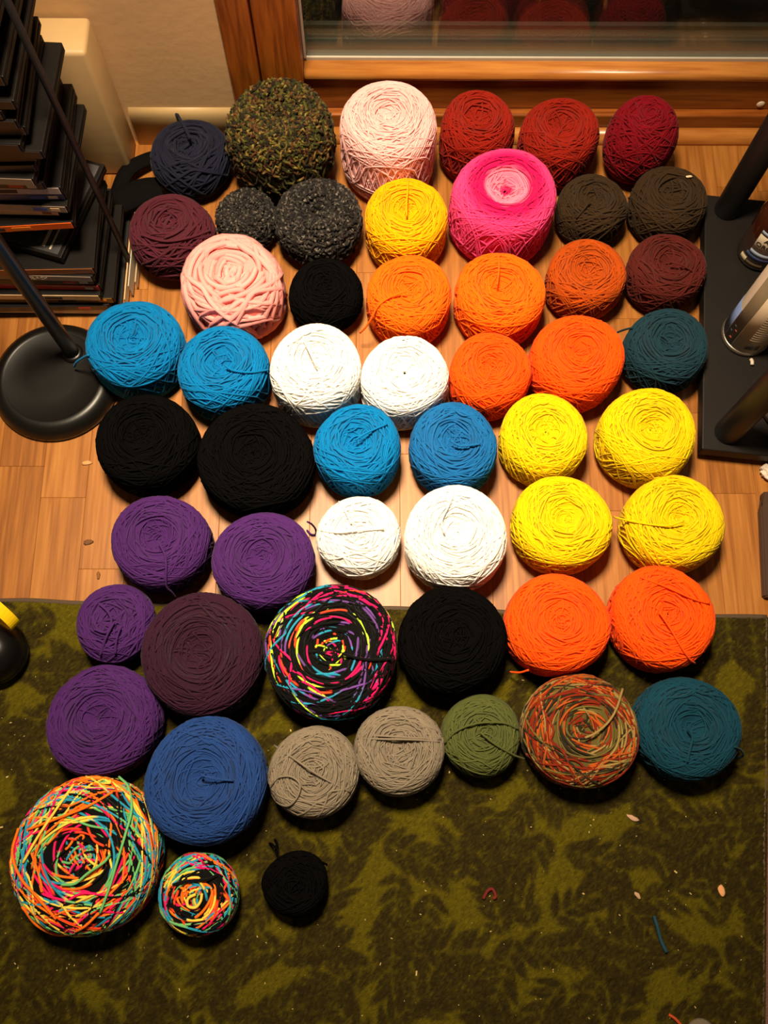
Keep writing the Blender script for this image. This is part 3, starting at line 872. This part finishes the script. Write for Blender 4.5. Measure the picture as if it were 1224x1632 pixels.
def build_cake(idx, key, x, y, R, h, z0, p):
    colk, sr, opt, name, label = INFO[key]
    opt = dict(opt)
    K = opt.pop('K', 19)
    if sr < .004 and not opt.get('boucle'): sr *= .84
    tidy = opt.pop('tidy', 1.0)
    bouc = opt.pop('boucle', 0.0)
    dish = opt.pop('dish', .018)
    rc = opt.pop('rc', .020)
    lump = opt.pop('lump', .018)
    Rs = (R - sr * 1.1 - bouc) * (1 - lump * .6)
    ck = Cake(Rs, h - sr * 1.3 - bouc, p, dish, rc, 100 + idx, lump)
    P, N = ck.strands(sr, K, opt.pop('dens', 1.0), tidy, bouc)
    S = len(P)
    V, F = tubes(P, N, sr, 4)
    sides = 4
    tint = np.repeat(np.clip(ck.rng.normal(1.0, .07, S), .8, 1.2), K * sides)
    # solid core so nothing shows through
    n1, n2 = 26, 40
    a = np.linspace(-PI / 2 + 1e-3, PI / 2 - 1e-3, n1)[:, None] * np.ones((1, n2))
    ph = np.linspace(0, 2 * PI, n2, endpoint=False)[None] * np.ones((n1, 1))
    Pc, _ = ck.surf(a, ph, np.full(a.shape, (-0.55 if sr < .004 else -0.1) * sr))
    ic = np.arange(n1 * n2).reshape(n1, n2) + len(V)
    jc = np.roll(ic, -1, axis=1)
    Fc = np.stack([ic[:-1], jc[:-1], jc[1:], ic[1:]], -1).reshape(-1, 4)
    colr = None
    if colk in SEQ:
        c = sequence_color(ck.rng, P, *SEQ[colk])
        colr = np.vstack([np.repeat(c.reshape(-1, 3), sides, 0), np.tile(np.array(SEQ[colk][0][0][0]) * .8, (n1 * n2, 1))])
        mat = get_mat('dyed')
    elif colk == 'OMBRE':
        def ramp(rho, z):
            q = rho / R
            xs = [0, .10, .14, .38, .44, .64, .80, 1.2]
            cs = [lin(205, 20, 90), lin(210, 30, 95), lin(244, 140, 165), lin(244, 130, 160), lin(216, 14, 92), lin(218, 16, 96), lin(240, 62, 128), lin(236, 74, 128)]
            return np.stack([np.interp(q, xs, [k[i] for k in cs]) for i in range(3)], -1)
        pc = np.vstack([np.repeat(P.reshape(-1, 3), sides, 0), Pc.reshape(-1, 3)])
        colr = ramp(np.hypot(pc[:, 0], pc[:, 1]), pc[:, 2])
        mat = get_mat('dyed')
    else:
        mat = get_mat(colk)
    V = np.vstack([V, Pc.reshape(-1, 3)])
    F = np.vstack([F, Fc])
    tint = np.concatenate([tint, np.full(n1 * n2, .9)])
    V[:, 2] = np.maximum(V[:, 2], 0.0004)
    me = np_mesh('windings', V, F, tint, colr)
    tl = CHILD_TAILS.get(key)
    if not tl:
        o = link(name, me, mat, None, (x, y, z0))
        return tag(o, label, 'yarn')
    o = empty(name, (x, y, z0))
    tag(o, label, 'yarn')
    link('windings', me, mat, o)
    for i, pts in enumerate(tl):
        tc = TAIL_COL.get(key)
        cc = YC[tc[i % len(tc)]] if tc else None
        pts = [(a, b, c + .0012) for a, b, c in pts]
        link('yarn_tail', tube_mesh('yarn_tail', pts, sr * 1.0, 7, 6, tint=1.05 if not tc else 1.0, colr=cc), mat, o)
    return o

for i, (key, x, y, R, h, z0, p) in enumerate(CAKES):
    build_cake(i, key, x, y, R, h, z0, p)
# ================================================================ FLOOR LAMP (gives the light)
M_lampblk = plain('satin_black_metal', (0.005, 0.0045, 0.004), 0.36, spec=0.4)
def floor_lamp():
    lx, ly = -0.517, 0.628
    t = tag(empty('floor_lamp', (lx, ly, 0)), 'black floor lamp with a heavy round base standing before the disc cases', 'lamp')
    pr = [(0, 0.001), (0.098, 0.001), (0.1015, 0.005), (0.101, 0.011), (0.096, 0.021), (0.088, 0.028), (0.080, 0.0305), (0.0765, 0.0295), (0.075, 0.0288), (0.04, 0.0290), (0, 0.0292)]
    link('base', lathe_mesh('base', pr, 64), M_lampblk, t)
    px, py = -0.487 - lx, 0.667 - ly
    link('pole_collar', lathe_mesh('pole_collar', [(0, 0.029), (0.017, 0.029), (0.0165, 0.033), (0.0125, 0.036), (0, 0.036)], 28), M_lampblk, t, (px, py, 0))
    link('pole', lathe_mesh('pole', [(0, 0.03), (0.0115, 0.03), (0.0115, 1.95), (0, 1.95)], 24), M_lampblk, t, (px, py, 0))
    hx, hy, hz = LAMP_POS[0] - lx, LAMP_POS[1] - ly, LAMP_POS[2]
    link('arm', tube_mesh('arm', [(px, py, 1.94), (px + .03, py, 2.11), ((px + hx) / 2, (py + hy) / 2, 2.24), (hx - .02, hy, 2.22), (hx, hy, hz + .10)], 0.008, 10, 8), M_lampblk, t)
    sh = lathe_mesh('shade', [(0.215, -0.02), (0.175, 0.05), (0.06, 0.10), (0.0, 0.105), (0.0, 0.102), (0.058, 0.096), (0.172, 0.049), (0.212, -0.02)], 40)
    so = link('shade', sh, plain('white_lined_shade', (0.35, 0.32, 0.27), 0.6), t, (hx, hy, hz))
    so.rotation_euler = (Vector(LAMP_AIM) - Vector(LAMP_POS)).to_track_quat('-Z', 'Y').to_euler()
    ld = bpy.data.lights.new('bulb_light', 'AREA')
    ld.shape = 'DISK'
    ld.size = 0.34
    ld.spread = math.radians(76)
    ld.energy = LAMP_WATT
    ld.color = LAMP_COL
    lo = bpy.data.objects.new('bulb_light', ld)
    COL.objects.link(lo)
    lo.parent = t
    lo.location = (hx, hy, hz)
    lo.rotation_euler = (Vector(LAMP_AIM) - Vector(LAMP_POS)).to_track_quat('-Z', 'Y').to_euler()
floor_lamp()

# ================================================================ DISC TOWER
M_case = plain('black_case_plastic', (0.0065, 0.0052, 0.0045), 0.45, spec=0.22)
M_wire = plain('black_wire', (0.006, 0.005, 0.005), 0.6)
def mcol(n, c, rough=0.3): return plain(n, c, rough, var=0.35)
SPINES = {
    'grey': mcol('spine_grey', lin(148, 130, 114)), 'blue': mcol('spine_blue', lin(58, 68, 108)), 'orange': mcol('spine_orange', lin(250, 102, 31)),
    'tan': mcol('spine_tan', lin(232, 189, 142)), 'brown': mcol('spine_brown', lin(148, 89, 52)), 'black': mcol('spine_black', lin(46, 40, 38)),
    'red': mcol('spine_red', lin(186, 52, 40)), 'olive': mcol('spine_olive', lin(136, 102, 46)), 'steel': mcol('spine_steel', lin(186, 173, 167)),
}
M_white = plain('white_paper_print', lin(200, 188, 168), 0.5)
M_ink = plain('dark_print', lin(40, 34, 32), 0.5)
M_amber = plain('amber_print', lin(230, 130, 40), 0.4)
M_bluep = plain('blue_print', lin(60, 84, 150), 0.4)
DW, DD, DH = 0.192, 0.176, 0.0155
case_body = box_mesh('case_body', -DW, 0, 0.0012, DD, 0.0, DH - 0.0006, 0.0012, 2)
lip_mesh = box_mesh('lip', 0.0001, 0.0011, 0.004, DD - 0.004, 0.006, 0.0085, 0.0003, 1)
sleeve_mesh = {k: box_mesh('sleeve', -DW + 0.002, -0.003, 0.0, 0.0011, 0.0009, DH - 0.0015, 0.0003, 1) for k in SPINES}
bits = [box_mesh('print', -a, -b, -0.0006, -0.0001, 0.004, DH - 0.005) for a, b in ((.05, .03), (.09, .062), (.025, .012), (.13, .10))]
def disc_case(x, y, z, rz, spine, label, prints=(), text=None, cover=False):
    t = tag(empty('disc_case', (x, y, z), rz), label, 'disc case', 'disc cases in the wire tower')
    link('case_body', case_body, M_case, t)
    link('lip', lip_mesh, M_case, t)
    me = sleeve_mesh[spine]
    s = link('sleeve', me, SPINES[spine], t)
    for bi, m in prints:
        mb = bits[bi].copy()
        mb.materials.clear()
        link('print', mb, m, s)
    if text:
        tm = text_mesh('spine_text', text, 0.010)
        tm.transform(Matrix.Translation((-0.085, 0.0, 0.0042)) @ Matrix.Rotation(PI / 2, 4, 'X'))
        link('spine_text', tm, M_white, s)
    return t
# floor to top: spine colour, label
stack = [
    ('steel', 'silvery edged disc case lying at the very bottom of the tower', [], None),
    ('black', 'black disc case low in the tower, second from the floor', [(0, SPINES['red'])], None),
    ('olive', 'olive spined disc case low in the tower, third from the floor', [(1, M_ink), (2, M_amber)], None),
    ('tan', 'tan spined disc case low in the tower, fourth from the floor', [(1, M_ink)], None),
    ('red', 'dark red spined disc case low in the tower', [(2, M_white)], None),
    ('black', 'black spined disc case with red and white print under the one lettered BLACK', [(0, SPINES['red']), (2, M_white)], None),
    ('grey', 'grey spined disc case lettered BLACK', [], 'BLACK'),
    ('brown', 'brown spined disc case just under the tilted case', [], None),
]
z = 0.006
for i, (sp, lb, pr, tx) in enumerate(stack):
    jx, jy, rz = random.uniform(-.012, .006), random.uniform(-.004, .008), random.uniform(-.03, .03)
    disc_case(-0.430 + jx, 0.752 + jy, z, rz, sp, lb, pr, tx)
    z += DH
# the case lying askew with its picture cover up
def tilted_case(z):
    t = tag(empty('disc_case', (-0.478, 0.765, z + 0.003), -0.30), 'disc case lying askew with its dark photo cover facing up', 'disc case', 'disc cases in the wire tower')
    link('case_body', case_body, M_case, t)
    cv = link('cover', box_mesh('cover', -DW + .006, -0.006, 0.005, DD - 0.006, DH - 0.0004, DH + 0.0004), plain('photo_cover_print', lin(70, 68, 70), 0.2, var=0.8), t)
    link('print', box_mesh('print', -0.035, -0.030, 0.012, 0.06, DH + 0.0006, DH + 0.0010), M_white, cv)
    link('print', box_mesh('print', -0.022, -0.019, 0.01, 0.05, DH + 0.0006, DH + 0.0010), M_white, cv)
    link('print', box_mesh('print', -0.075, -0.045, 0.03, 0.10, DH + 0.0006, DH + 0.0010), SPINES['blue'], cv)
    link('lip', lip_mesh, M_case, t)
tilted_case(z)
z += DH + 0.004
upper = [
    ('orange', 'disc case with a fiery orange spine, halfway up the tower', [(1, M_amber), (3, M_ink)], None),
    ('tan', 'disc case with a pale tan spine right above the fiery orange one', [(2, SPINES['brown']), (3, M_ink)], None),
    ('grey', 'grey spined disc case with blue and tan print, in the upper part of the tower', [(0, M_bluep), (2, SPINES['tan'])], None),
    ('blue', 'dark blue spined disc case with a white print, upper part of the tower', [(0, M_bluep), (2, M_white)], None),
    ('steel', 'silvery spined disc case in the upper part of the tower', [(1, M_ink)], None),
    ('black', 'black disc case with a red and white print, upper part of the tower', [(0, SPINES['red']), (2, M_white)], None),
    ('grey', 'dim grey spined disc case above the red and white printed one', [(1, M_bluep)], None),
]
z += 0.046
ORD = ['first', 'second', 'third', 'fourth', 'fifth', 'sixth', 'seventh', 'eighth', 'ninth', 'tenth', 'eleventh', 'twelfth', 'thirteenth', 'fourteenth', 'fifteenth']
for i in range(22):
    if i < len(upper): sp, lb, pr, tx = upper[i]
    else: sp, lb, pr, tx = 'black', 'plain black disc case in the wire tower, %s above the printed spines' % ORD[i - len(upper)], [], None
    jx = random.uniform(-.022, .008); jy = random.uniform(-.004, .012); rz = random.uniform(-.07, .03)
    if i == 0: rz = 0.07
    disc_case(-0.440 + jx, 0.785 + jy, z, rz, sp, lb, pr, tx)
    z += DH + (0.0005 if i % 5 else 0.0035)
TOPZ = z
# filler under the fiery case: slim paper sleeves standing on edge at the right of the stack
M_slim = plain('pale_card_sleeve', lin(205, 180, 140), 0.5)
for i, (dx, dy, ln, hh, rx) in enumerate(((-0.004, .765, .15, .022, .0), (0.003, .785, .14, .030, .0), (0.010, .80, .12, .018, 0.0))):
    o = link('card_sleeve', box_mesh('card_sleeve', -0.0009, 0.0009, 0, ln, 0, hh, 0.0004, 1), M_slim if i != 1 else M_white, None, (-0.4215 + dx + .012, dy, 0.0072))
    o.rotation_euler = (0, -rx * .4, 0)
    tag(o, ['pale card sleeve on edge, nearest the disc cases', 'white card sleeve on edge, middle of the three', 'pale card sleeve on edge, nearest the burgundy ball'][i], 'sleeve', 'card sleeves beside the tower')
def tower():
    t = tag(empty('disc_tower', (-0.53, 0.84, 0)), 'black wire tower holding a tall pile of disc cases', 'rack')
    link('base_plate', box_mesh('base_plate', -0.16, 0.106, -0.09, 0.155, 0.0005, 0.006, 0.002), M_wire, t)
    for px, py in ((0.1185, -0.002), (-0.125, -0.002), (0.0, 0.146), (-0.09, 0.146)):
        link('rod', lathe_mesh('rod', [(0, 0.001), (0.0048, 0.001), (0.0048, 0.86), (0, 0.86)], 14), M_wire, t, (px, py, 0))
    link('top_ring', tube_mesh('top_ring', [(0.1185, -.002, .86), (0.1, .11, .86), (0, .146, .86), (-.1, .11, .86), (-.125, -.002, .86), (-.1, -.09, .86), (0, -.11, .86), (.1, -.09, .86), (0.1185, -.002, .86)], 0.004, 8, 6), M_wire, t)
tower()
# black fabric strap lying behind the burgundy ball
M_cloth = plain('black_webbing', (0.0035, 0.003, 0.003), 0.95, spec=0.1, bump=(600.0, 0.6, 0.001))
def strap():
    def ribbon(name, pts, w, th=0.004):
        P = catmull(pts, 8)
        T = np.gradient(P, axis=0); T /= np.linalg.norm(T, axis=1, keepdims=True)
        Sd = np.cross(T, (0, 0, 1.0)); Sd /= np.linalg.norm(Sd, axis=1, keepdims=True) + 1e-9
        Nn = np.cross(Sd, T)
        bm = bmesh.new()
        R_ = []
        for p, s_, n_ in zip(P, Sd, Nn):
            R_.append([bm.verts.new(p + s_ * w * a + n_ * th * b) for a, b in ((-1, -.5), (-1, .5), (0, .8), (1, .5), (1, -.5))])
        for A_, B_ in zip(R_, R_[1:]):
            for i in range(5): bm.faces.new((A_[i], A_[(i + 1) % 5], B_[(i + 1) % 5], B_[i]))
        bm.faces.new(R_[0]); bm.faces.new(R_[-1])
        return bm_mesh(name, bm, True)
    t = tag(empty('strap', (-0.43, 0.99, 0)), 'black fabric strap looped on the floor behind the burgundy ball', 'strap')
    link('band', ribbon('band', [(-0.015, -0.02, .02), (0.0, 0.025, .024), (0.03, 0.052, .02), (0.07, 0.075, .008)], 0.013), M_cloth, t)
    link('band', ribbon('band', [(-0.03, -0.055, .03), (0.0, -0.04, .034), (0.035, -0.02, .03), (0.06, -0.012, .022)], 0.024, .010), M_cloth, t)
strap()

# ================================================================ BLACK SHELF AND ITS BOTTLES
M_shelf = plain('black_laminate', lin(25, 20, 17), 0.55, spec=0.25, bump=(80.0, 0.08), var=0.15)
M_post = plain('black_plastic_post', (0.005, 0.0045, 0.004), 0.5)
SH_RZ = -0.115
sh = tag(empty('shelf_unit', (0.553, 0.960, 0), SH_RZ), 'low black shelf on round posts at the right, holding bottles', 'shelf')
link('board', box_mesh('board', 0.0, 0.36, -0.462, 0.0, 0.016, 0.040, 0.002), M_shelf, sh)
for px, py in ((0.036, -0.027), (0.039, -0.430), (0.32, -0.027), (0.32, -0.430)):
    link('post', lathe_mesh('post', [(0, 0.0405), (0.0205, 0.0405), (0.021, 0.044), (0.021, 0.60), (0, 0.60)], 32), M_post, sh, (px, py, 0))
    link('foot', lathe_mesh('foot', [(0, 0.0003), (0.016, 0.0003), (0.018, 0.0155), (0, 0.0155)], 24), M_post, sh, (px, py, 0))
link('board', box_mesh('board', 0.0, 0.36, -0.462, 0.0, 0.6005, 0.622, 0.002), M_shelf, sh).location = (0.11, 0, 0)

ZS = 0.0405
# aerosol can
def can():
    t = tag(empty('aerosol_can', (0.589, 0.696, ZS)), 'white and grey aerosol can with a barcode, standing on the black shelf', 'can')
    Rr = 0.0375
    link('body', lathe_mesh('body', [(0, 0.003), (0.034, 0.003), (0.0365, 0.006), (Rr, 0.010), (Rr, 0.205), (0.030, 0.222), (0.018, 0.228), (0, 0.228)], 48), plain('can_body', lin(205, 190, 172), 0.35), t)
    link('bottom_rim', lathe_mesh('bottom_rim', [(0.030, 0.0002), (0.0375, 0.0002), (0.0392, 0.002), (0.0392, 0.006), (0.0378, 0.0085), (0.036, 0.0085)], 48), plain('tin_rim', lin(150, 140, 125), 0.3, metal=0.8), t)
    link('cap', lathe_mesh('cap', [(0.0, 0.268), (0.020, 0.268), (0.0245, 0.262), (0.026, 0.226), (0, 0.226)], 36), plain('can_cap', lin(200, 195, 190), 0.4), t)
    def panel(name, a0, a1, z0, z1, m, r=0.0004):
        return link(name, lathe_mesh(name, [(Rr + .00005, z0), (Rr + r, z0), (Rr + r, z1), (Rr + .00005, z1)], 14, a0=math.radians(a0), a1=math.radians(a1)), m, t)
    panel('blue_panel', 142, 186, 0.012, 0.085, plain('blue_can_print', lin(110, 130, 178), 0.35, var=0.3))
    gp = panel('grey_panel', 187, 218, 0.012, 0.200, plain('grey_can_print', lin(118, 106, 84), 0.35))
    for i, (a, z) in enumerate(((205, .022), (196, .034), (207, .043), (199, .05))):
        panel('red_mark', a - 3, a + 3, z, z + .004, plain('mark_%d' % i, [lin(170, 70, 40), lin(60, 66, 80), lin(140, 56, 36), lin(66, 60, 50)][i], 0.4), r=.0007)
    panel('cream_panel', 219, 330, 0.012, 0.200, plain('cream_can_print', lin(214, 194, 166), 0.4, var=0.04))
    bx = 248.0
    for i in range(11):
        w = random.choice((1.0, 1.8, 2.6))
        panel('barcode_bar', bx, bx + w, 0.021, 0.035, M_ink, r=.0007)
        bx += w + random.choice((1.0, 1.6))
    Mt = plain('grey_small_print', lin(150, 130, 108), 0.5)
    for i in range(13):
        z = 0.047 + i * 0.0062
        panel('text_line', 246, 246 + random.uniform(36, 54), z, z + .0026, Mt, r=.0006)
can()
o = link('paper_scrap', tube_mesh('paper_scrap', [(0, 0, .0), (0.001, -0.004, .001), (0.0005, -0.010, .0005)], 0.003, 6, 4), M_white, None, (0.592, 0.6515, ZS + .0032))
tag(o, 'tiny white paper scrap at the foot of the aerosol can', 'scrap')
# syrup-brown bottle with a blue and white label
def bottle():
    t = tag(empty('bottle', (0.628, 0.846, ZS)), 'amber brown bottle with a white and blue label and black cap', 'bottle')
    Rb = 0.036
    link('glass_body', lathe_mesh('glass_body', [(0, .0005), (.033, .0005), (Rb, .006), (Rb, .105), (.031, .122), (.016, .138), (.014, .155), (0, .155)], 44), plain('amber_glass', lin(58, 28, 14), 0.08, var=0.4, coat=0.5), t)
    link('cap', lathe_mesh('cap', [(0, .1555), (.0165, .1555), (.0165, .186), (.014, .190), (0, .190)], 30), M_post, t)
    def panel(name, a0, a1, z0, z1, m, r=0.0005, par=None):
        return link(name, lathe_mesh(name, [(Rb + .0001, z0), (Rb + r, z0), (Rb + r, z1), (Rb + .0001, z1)], 16, a0=math.radians(a0), a1=math.radians(a1)), m, par or t)
    lb = panel('label', 212, 350, .036, .094, plain('cream_label', lin(205, 190, 165), 0.5, var=0.05))
    panel('label_band', 206, 350, .026, .0355, plain('blue_label_band', lin(62, 74, 118), 0.45, var=0.5))
    panel('label_band', 212, 350, .0360, .046, plain('pale_blue_band', lin(150, 162, 185), 0.45), r=.0008)
    panel('label_band', 212, 350, .086, .094, plain('pale_blue_band_top', lin(150, 162, 185), 0.45), r=.0008)
    panel('lower_patch', 196, 216, .008, .022, plain('pale_lower_patch', lin(190, 172, 140), 0.4, var=0.3))  # small pale patch low on the bottle body
    panel('lower_patch', 218, 262, .010, .018, plain('olive_lower_patch', lin(74, 60, 38), 0.5))  # darker olive patch next to the pale one
    Mi = plain('label_ink', lin(52, 40, 34), 0.5)
    for tx, z, sz in (('A', .074, .011), ('ORG', .060, .0125)):
        me = text_mesh('label_text', tx, sz)
        wrap_mesh(me, Rb + .0009, math.radians(236), z)
        link('label_text', me, Mi, lb)
bottle()
def tube_box():
    t = tag(empty('tube', (0.640, 0.776, ZS)), 'slim white tube with a red bottom end, between bottle and aerosol can', 'tube')
    link('body', lathe_mesh('body', [(0, .012), (.0165, .012), (.0165, .16), (.012, .165), (0, .165)], 32), plain('white_tube', lin(216, 186, 160), 0.4), t)
    link('red_end', lathe_mesh('red_end', [(0, .0003), (.0155, .0003), (.0172, .002), (.0172, .0118), (0, .0118)], 32), plain('red_plastic', lin(205, 62, 30), 0.35), t)
tube_box()
def tub():
    t = tag(empty('tub', (0.647, 0.572, ZS)), 'grey rounded plastic tub behind the front shelf post', 'tub')
    link('body', lathe_mesh('body', [(0, .0005), (.044, .0005), (.052, .006), (.056, .02), (.0575, .05), (.0575, .105), (0, .105)], 48), plain('grey_plastic', lin(134, 122, 112), 0.5), t)
    link('lid', lathe_mesh('lid', [(0, .1055), (.060, .1055), (.060, .118), (.056, .121), (0, .121)], 48), plain('grey_lid', lin(120, 108, 98), 0.5), t)
tub()
# crumpled tissue under the shelf edge
def tissue():
    bm = bmesh.new()
    bmesh.ops.create_icosphere(bm, subdivisions=4, radius=1.0)
    rr = np.random.default_rng(5)
    ks = rr.normal(0, 1, (10, 3)) * 4.5; ph = rr.uniform(0, 6.28, 10)
    for v in bm.verts:
        d = np.array(v.co)
        n = sum(abs(math.sin(ks[i] @ d + ph[i])) for i in range(10)) / 10
        s = 0.62 + 0.75 * (n - 0.5)
        v.co = Vector((d[0] * .026 * s, d[1] * .017 * s, max(0.0003, 0.009 + d[2] * .013 * s)))
    o = link('tissue', bm_mesh('tissue', bm, True), plain('white_tissue', lin(224, 208, 190), 0.9, bump=(160.0, .5, .002), var=.05), None, (0.618, 0.472, 0))
    o.rotation_euler = (0, 0, -0.5)
    tag(o, 'crumpled white tissue on the wood floor below the shelf', 'tissue')
tissue()
def foot():
    bm = bmesh.new()
    q = [(0.597, 0.44), (0.597, 0.425), (0.590, 0.413), (0.5795, 0.275), (0.70, 0.265), (0.70, 0.44)]
    lo = [bm.verts.new((x - .62, y - .35, 0.0004)) for x, y in q]
    hi = [bm.verts.new((x - .62, y - .35, 0.016)) for x, y in q]
    bm.faces.new(lo); bm.faces.new(hi)
    for i in range(6): bm.faces.new((lo[i], lo[(i + 1) % 6], hi[(i + 1) % 6], hi[i]))
    bmesh.ops.bevel(bm, geom=list(bm.edges), offset=.002, segments=2, affect='EDGES')
    tag(link('furniture_foot', bm_mesh('furniture_foot', bm, False), plain('dark_brown_wood', lin(66, 42, 28), 0.5), None, (.62, .35, 0)),
        'flat dark brown wooden furniture foot at the right edge of the floor', 'foot')
foot()
# yellow handled black pot at the left edge of the rug
def pot():
    t = tag(empty('pot', (-0.552, 0.190, 0.0085)), 'glossy black round pot with a yellow loop handle at the left edge', 'pot')
    Mk = plain('glossy_black_plastic', (0.004, 0.0036, 0.0034), 0.3, spec=0.3)
    link('body', lathe_mesh('body', [(0, .0003), (.036, .0003), (.043, .008), (.0455, .024), (.042, .042), (.032, .056), (.016, .063), (0, .064)], 48), Mk, t)
    link('ring_groove', lathe_mesh('ring_groove', [(.0450, .020), (.0466, .0215), (.0466, .0245), (.0450, .026)], 48), Mk, t)
    My = plain('yellow_plastic', lin(245, 205, 20), 0.3)
    P = []
    for a in np.linspace(0, 2 * PI, 25):
        P.append((0.0 + 0.040 * math.cos(a), 0.036 + 0.008 * math.cos(a), 0.064 + 0.0 + 0.030 * math.sin(a)))
    bm = bmesh.new()
    rings = []
    c = Vector((0.004, 0.062, 0.086)); ex = Vector((.92, -.72, -.30)).normalized(); ez = Vector((.30, .05, .95)); ez = (ez - ex * ez.dot(ex)).normalized(); en = ex.cross(ez)
    for k in range(48):
        a = 2 * PI * k / 48
        d = ex * math.cos(a) + ez * math.sin(a) * .62
        r_ = [c + d * rr + en * w for rr, w in ((.054, -.008), (.054, .008), (.0505, .008), (.0505, -.008))]
        rings.append([bm.verts.new(p) for p in r_])
    for k in range(48):
        A_, B_ = rings[k], rings[(k + 1) % 48]
        for i in range(4): bm.faces.new((A_[i], A_[(i + 1) % 4], B_[(i + 1) % 4], B_[i]))
    me = bm_mesh('handle', bm, False)
    link('handle', me, My, t)
pot()

# ================================================================ BITS ON RUG AND FLOOR
RZ = 0.0088
def thread(name, label, pts, rad, col, loc):
    o = link(name, tube_mesh(name, pts, rad, 7, 6), plain(name + '_mat', col, 0.9), None, loc)
    tag(o, label, 'thread')
thread('yarn_snippet', 'dark red bent yarn snippet lying on the rug', [(-.009, -.006, .002), (-.003, .004, .003), (.004, .006, .002), (.008, -.003, .002), (.004, -.006, .002)], .0022, lin(110, 22, 14), (0.153, -0.137, RZ))
thread('yarn_snippet', 'short dark teal yarn snippet lying on the rug', [(-.006, .023, .002), (-.003, .010, .003), (.001, -.008, .002), (.007, -.022, .002)], .0024, YC['teal2'], (0.381, -0.188, RZ))
thread('yarn_snippet', 'orange yarn snippet at the bottom edge of the rug', [(-.010, .006, .002), (-.002, .001, .003), (.008, -.010, .002)], .0020, lin(190, 70, 20), (0.394, -0.291, RZ))
def scrap(label, loc, sx, sy, rz, col, seed):
    bm = bmesh.new()
    bmesh.ops.create_icosphere(bm, subdivisions=2, radius=1.0)
    rr = np.random.default_rng(seed)
    for v in bm.verts:
        s = rr.uniform(.75, 1.2)
        v.co = Vector((v.co.x * sx * s, v.co.y * sy * s, max(0, .0012 + v.co.z * .0014 * s)))
    o = link('lint_scrap', bm_mesh('lint_scrap', bm, True), plain('lint_%d' % seed, col, 0.9), None, loc)
    o.rotation_euler = (0, 0, rz)
    tag(o, label, 'lint')
scrap('pale pinkish lint scrap on the rug below the camouflage cake', (0.357, -0.039, RZ), .009, .0035, -.4, lin(190, 150, 120), 1)
scrap('small pale lint scrap on the rug above the teal snippet', (0.355, -0.139, RZ), .006, .003, -.9, lin(185, 150, 115), 2)
scrap('peach coloured lint scrap on the rug near its right edge', (0.471, -0.133, RZ), .005, .008, .2, lin(225, 160, 105), 3)
scrap('brown crumb pair on the wood floor left of the purple cakes', (-0.443, 0.363, .0004), .008, .004, .2, lin(110, 70, 40), 4)
scrap('pale crumb on the wood floor below the lamp base', (-0.458, 0.492, .0004), .009, .0035, .1, lin(200, 150, 95), 5)
scrap('brown crumb on the wood floor close to the rug edge', (-0.423, 0.311, .0004), .003, .006, .1, lin(130, 82, 42), 6)
scrap('tiny cream fleck stuck on the dark brown cake below the crimson ball', (0.5063, 0.9520, 0.0964), .006, .0022, .1, lin(235, 205, 165), 7)
scrap('tiny white fleck stuck on the wood by the rear shelf post', (0.606, 0.967, .0004), .004, .003, .1, lin(220, 205, 180), 8)
o = link('felt_pad', lathe_mesh('felt_pad', [(0, .0005), (.0185, .0005), (.020, .003), (.018, .006), (.010, .0075), (0, .008)], 32), plain('grey_felt', lin(110, 98, 80), 0.95, bump=(400.0, .6, .002)), None, (0.424, -0.309, RZ))
tag(o, 'round grey felt pad at the bottom edge of the rug', 'pad')
# countless tiny lint specks
def specks():
    rr = np.random.default_rng(11)
    Vs, Fs = [], []
    for i in range(420):
        x, y = rr.uniform(-.62, .5), rr.uniform(-.42, .24)
        s = rr.uniform(.0002, .0006) * (1 if rr.uniform() < .9 else 1.8)
        l = s * rr.uniform(1, 3)
        a = rr.uniform(0, PI)
        c, n = math.cos(a), math.sin(a)
        b0 = len(Vs)
        for dx, dy, dz in ((-l, -s, 0), (l, -s, 0), (l, s, 0), (-l, s, 0), (-l, -s, s), (l, -s, s), (l, s, s), (-l, s, s)):
            Vs.append((x + dx * c - dy * n, y + dx * n + dy * c, .0080 + dz))
        for f in ((4, 5, 6, 7), (0, 1, 5, 4), (1, 2, 6, 5), (2, 3, 7, 6), (3, 0, 4, 7), (3, 2, 1, 0)):
            Fs.append([b0 + k for k in f])
    o = link('lint_specks', np_mesh('lint_specks', np.array(Vs), np.array(Fs), None, None, False), plain('pale_lint', lin(190, 165, 105), 0.9))
    tag(o, 'tiny pale lint specks scattered over the rug', 'lint', kind='stuff')
specks()
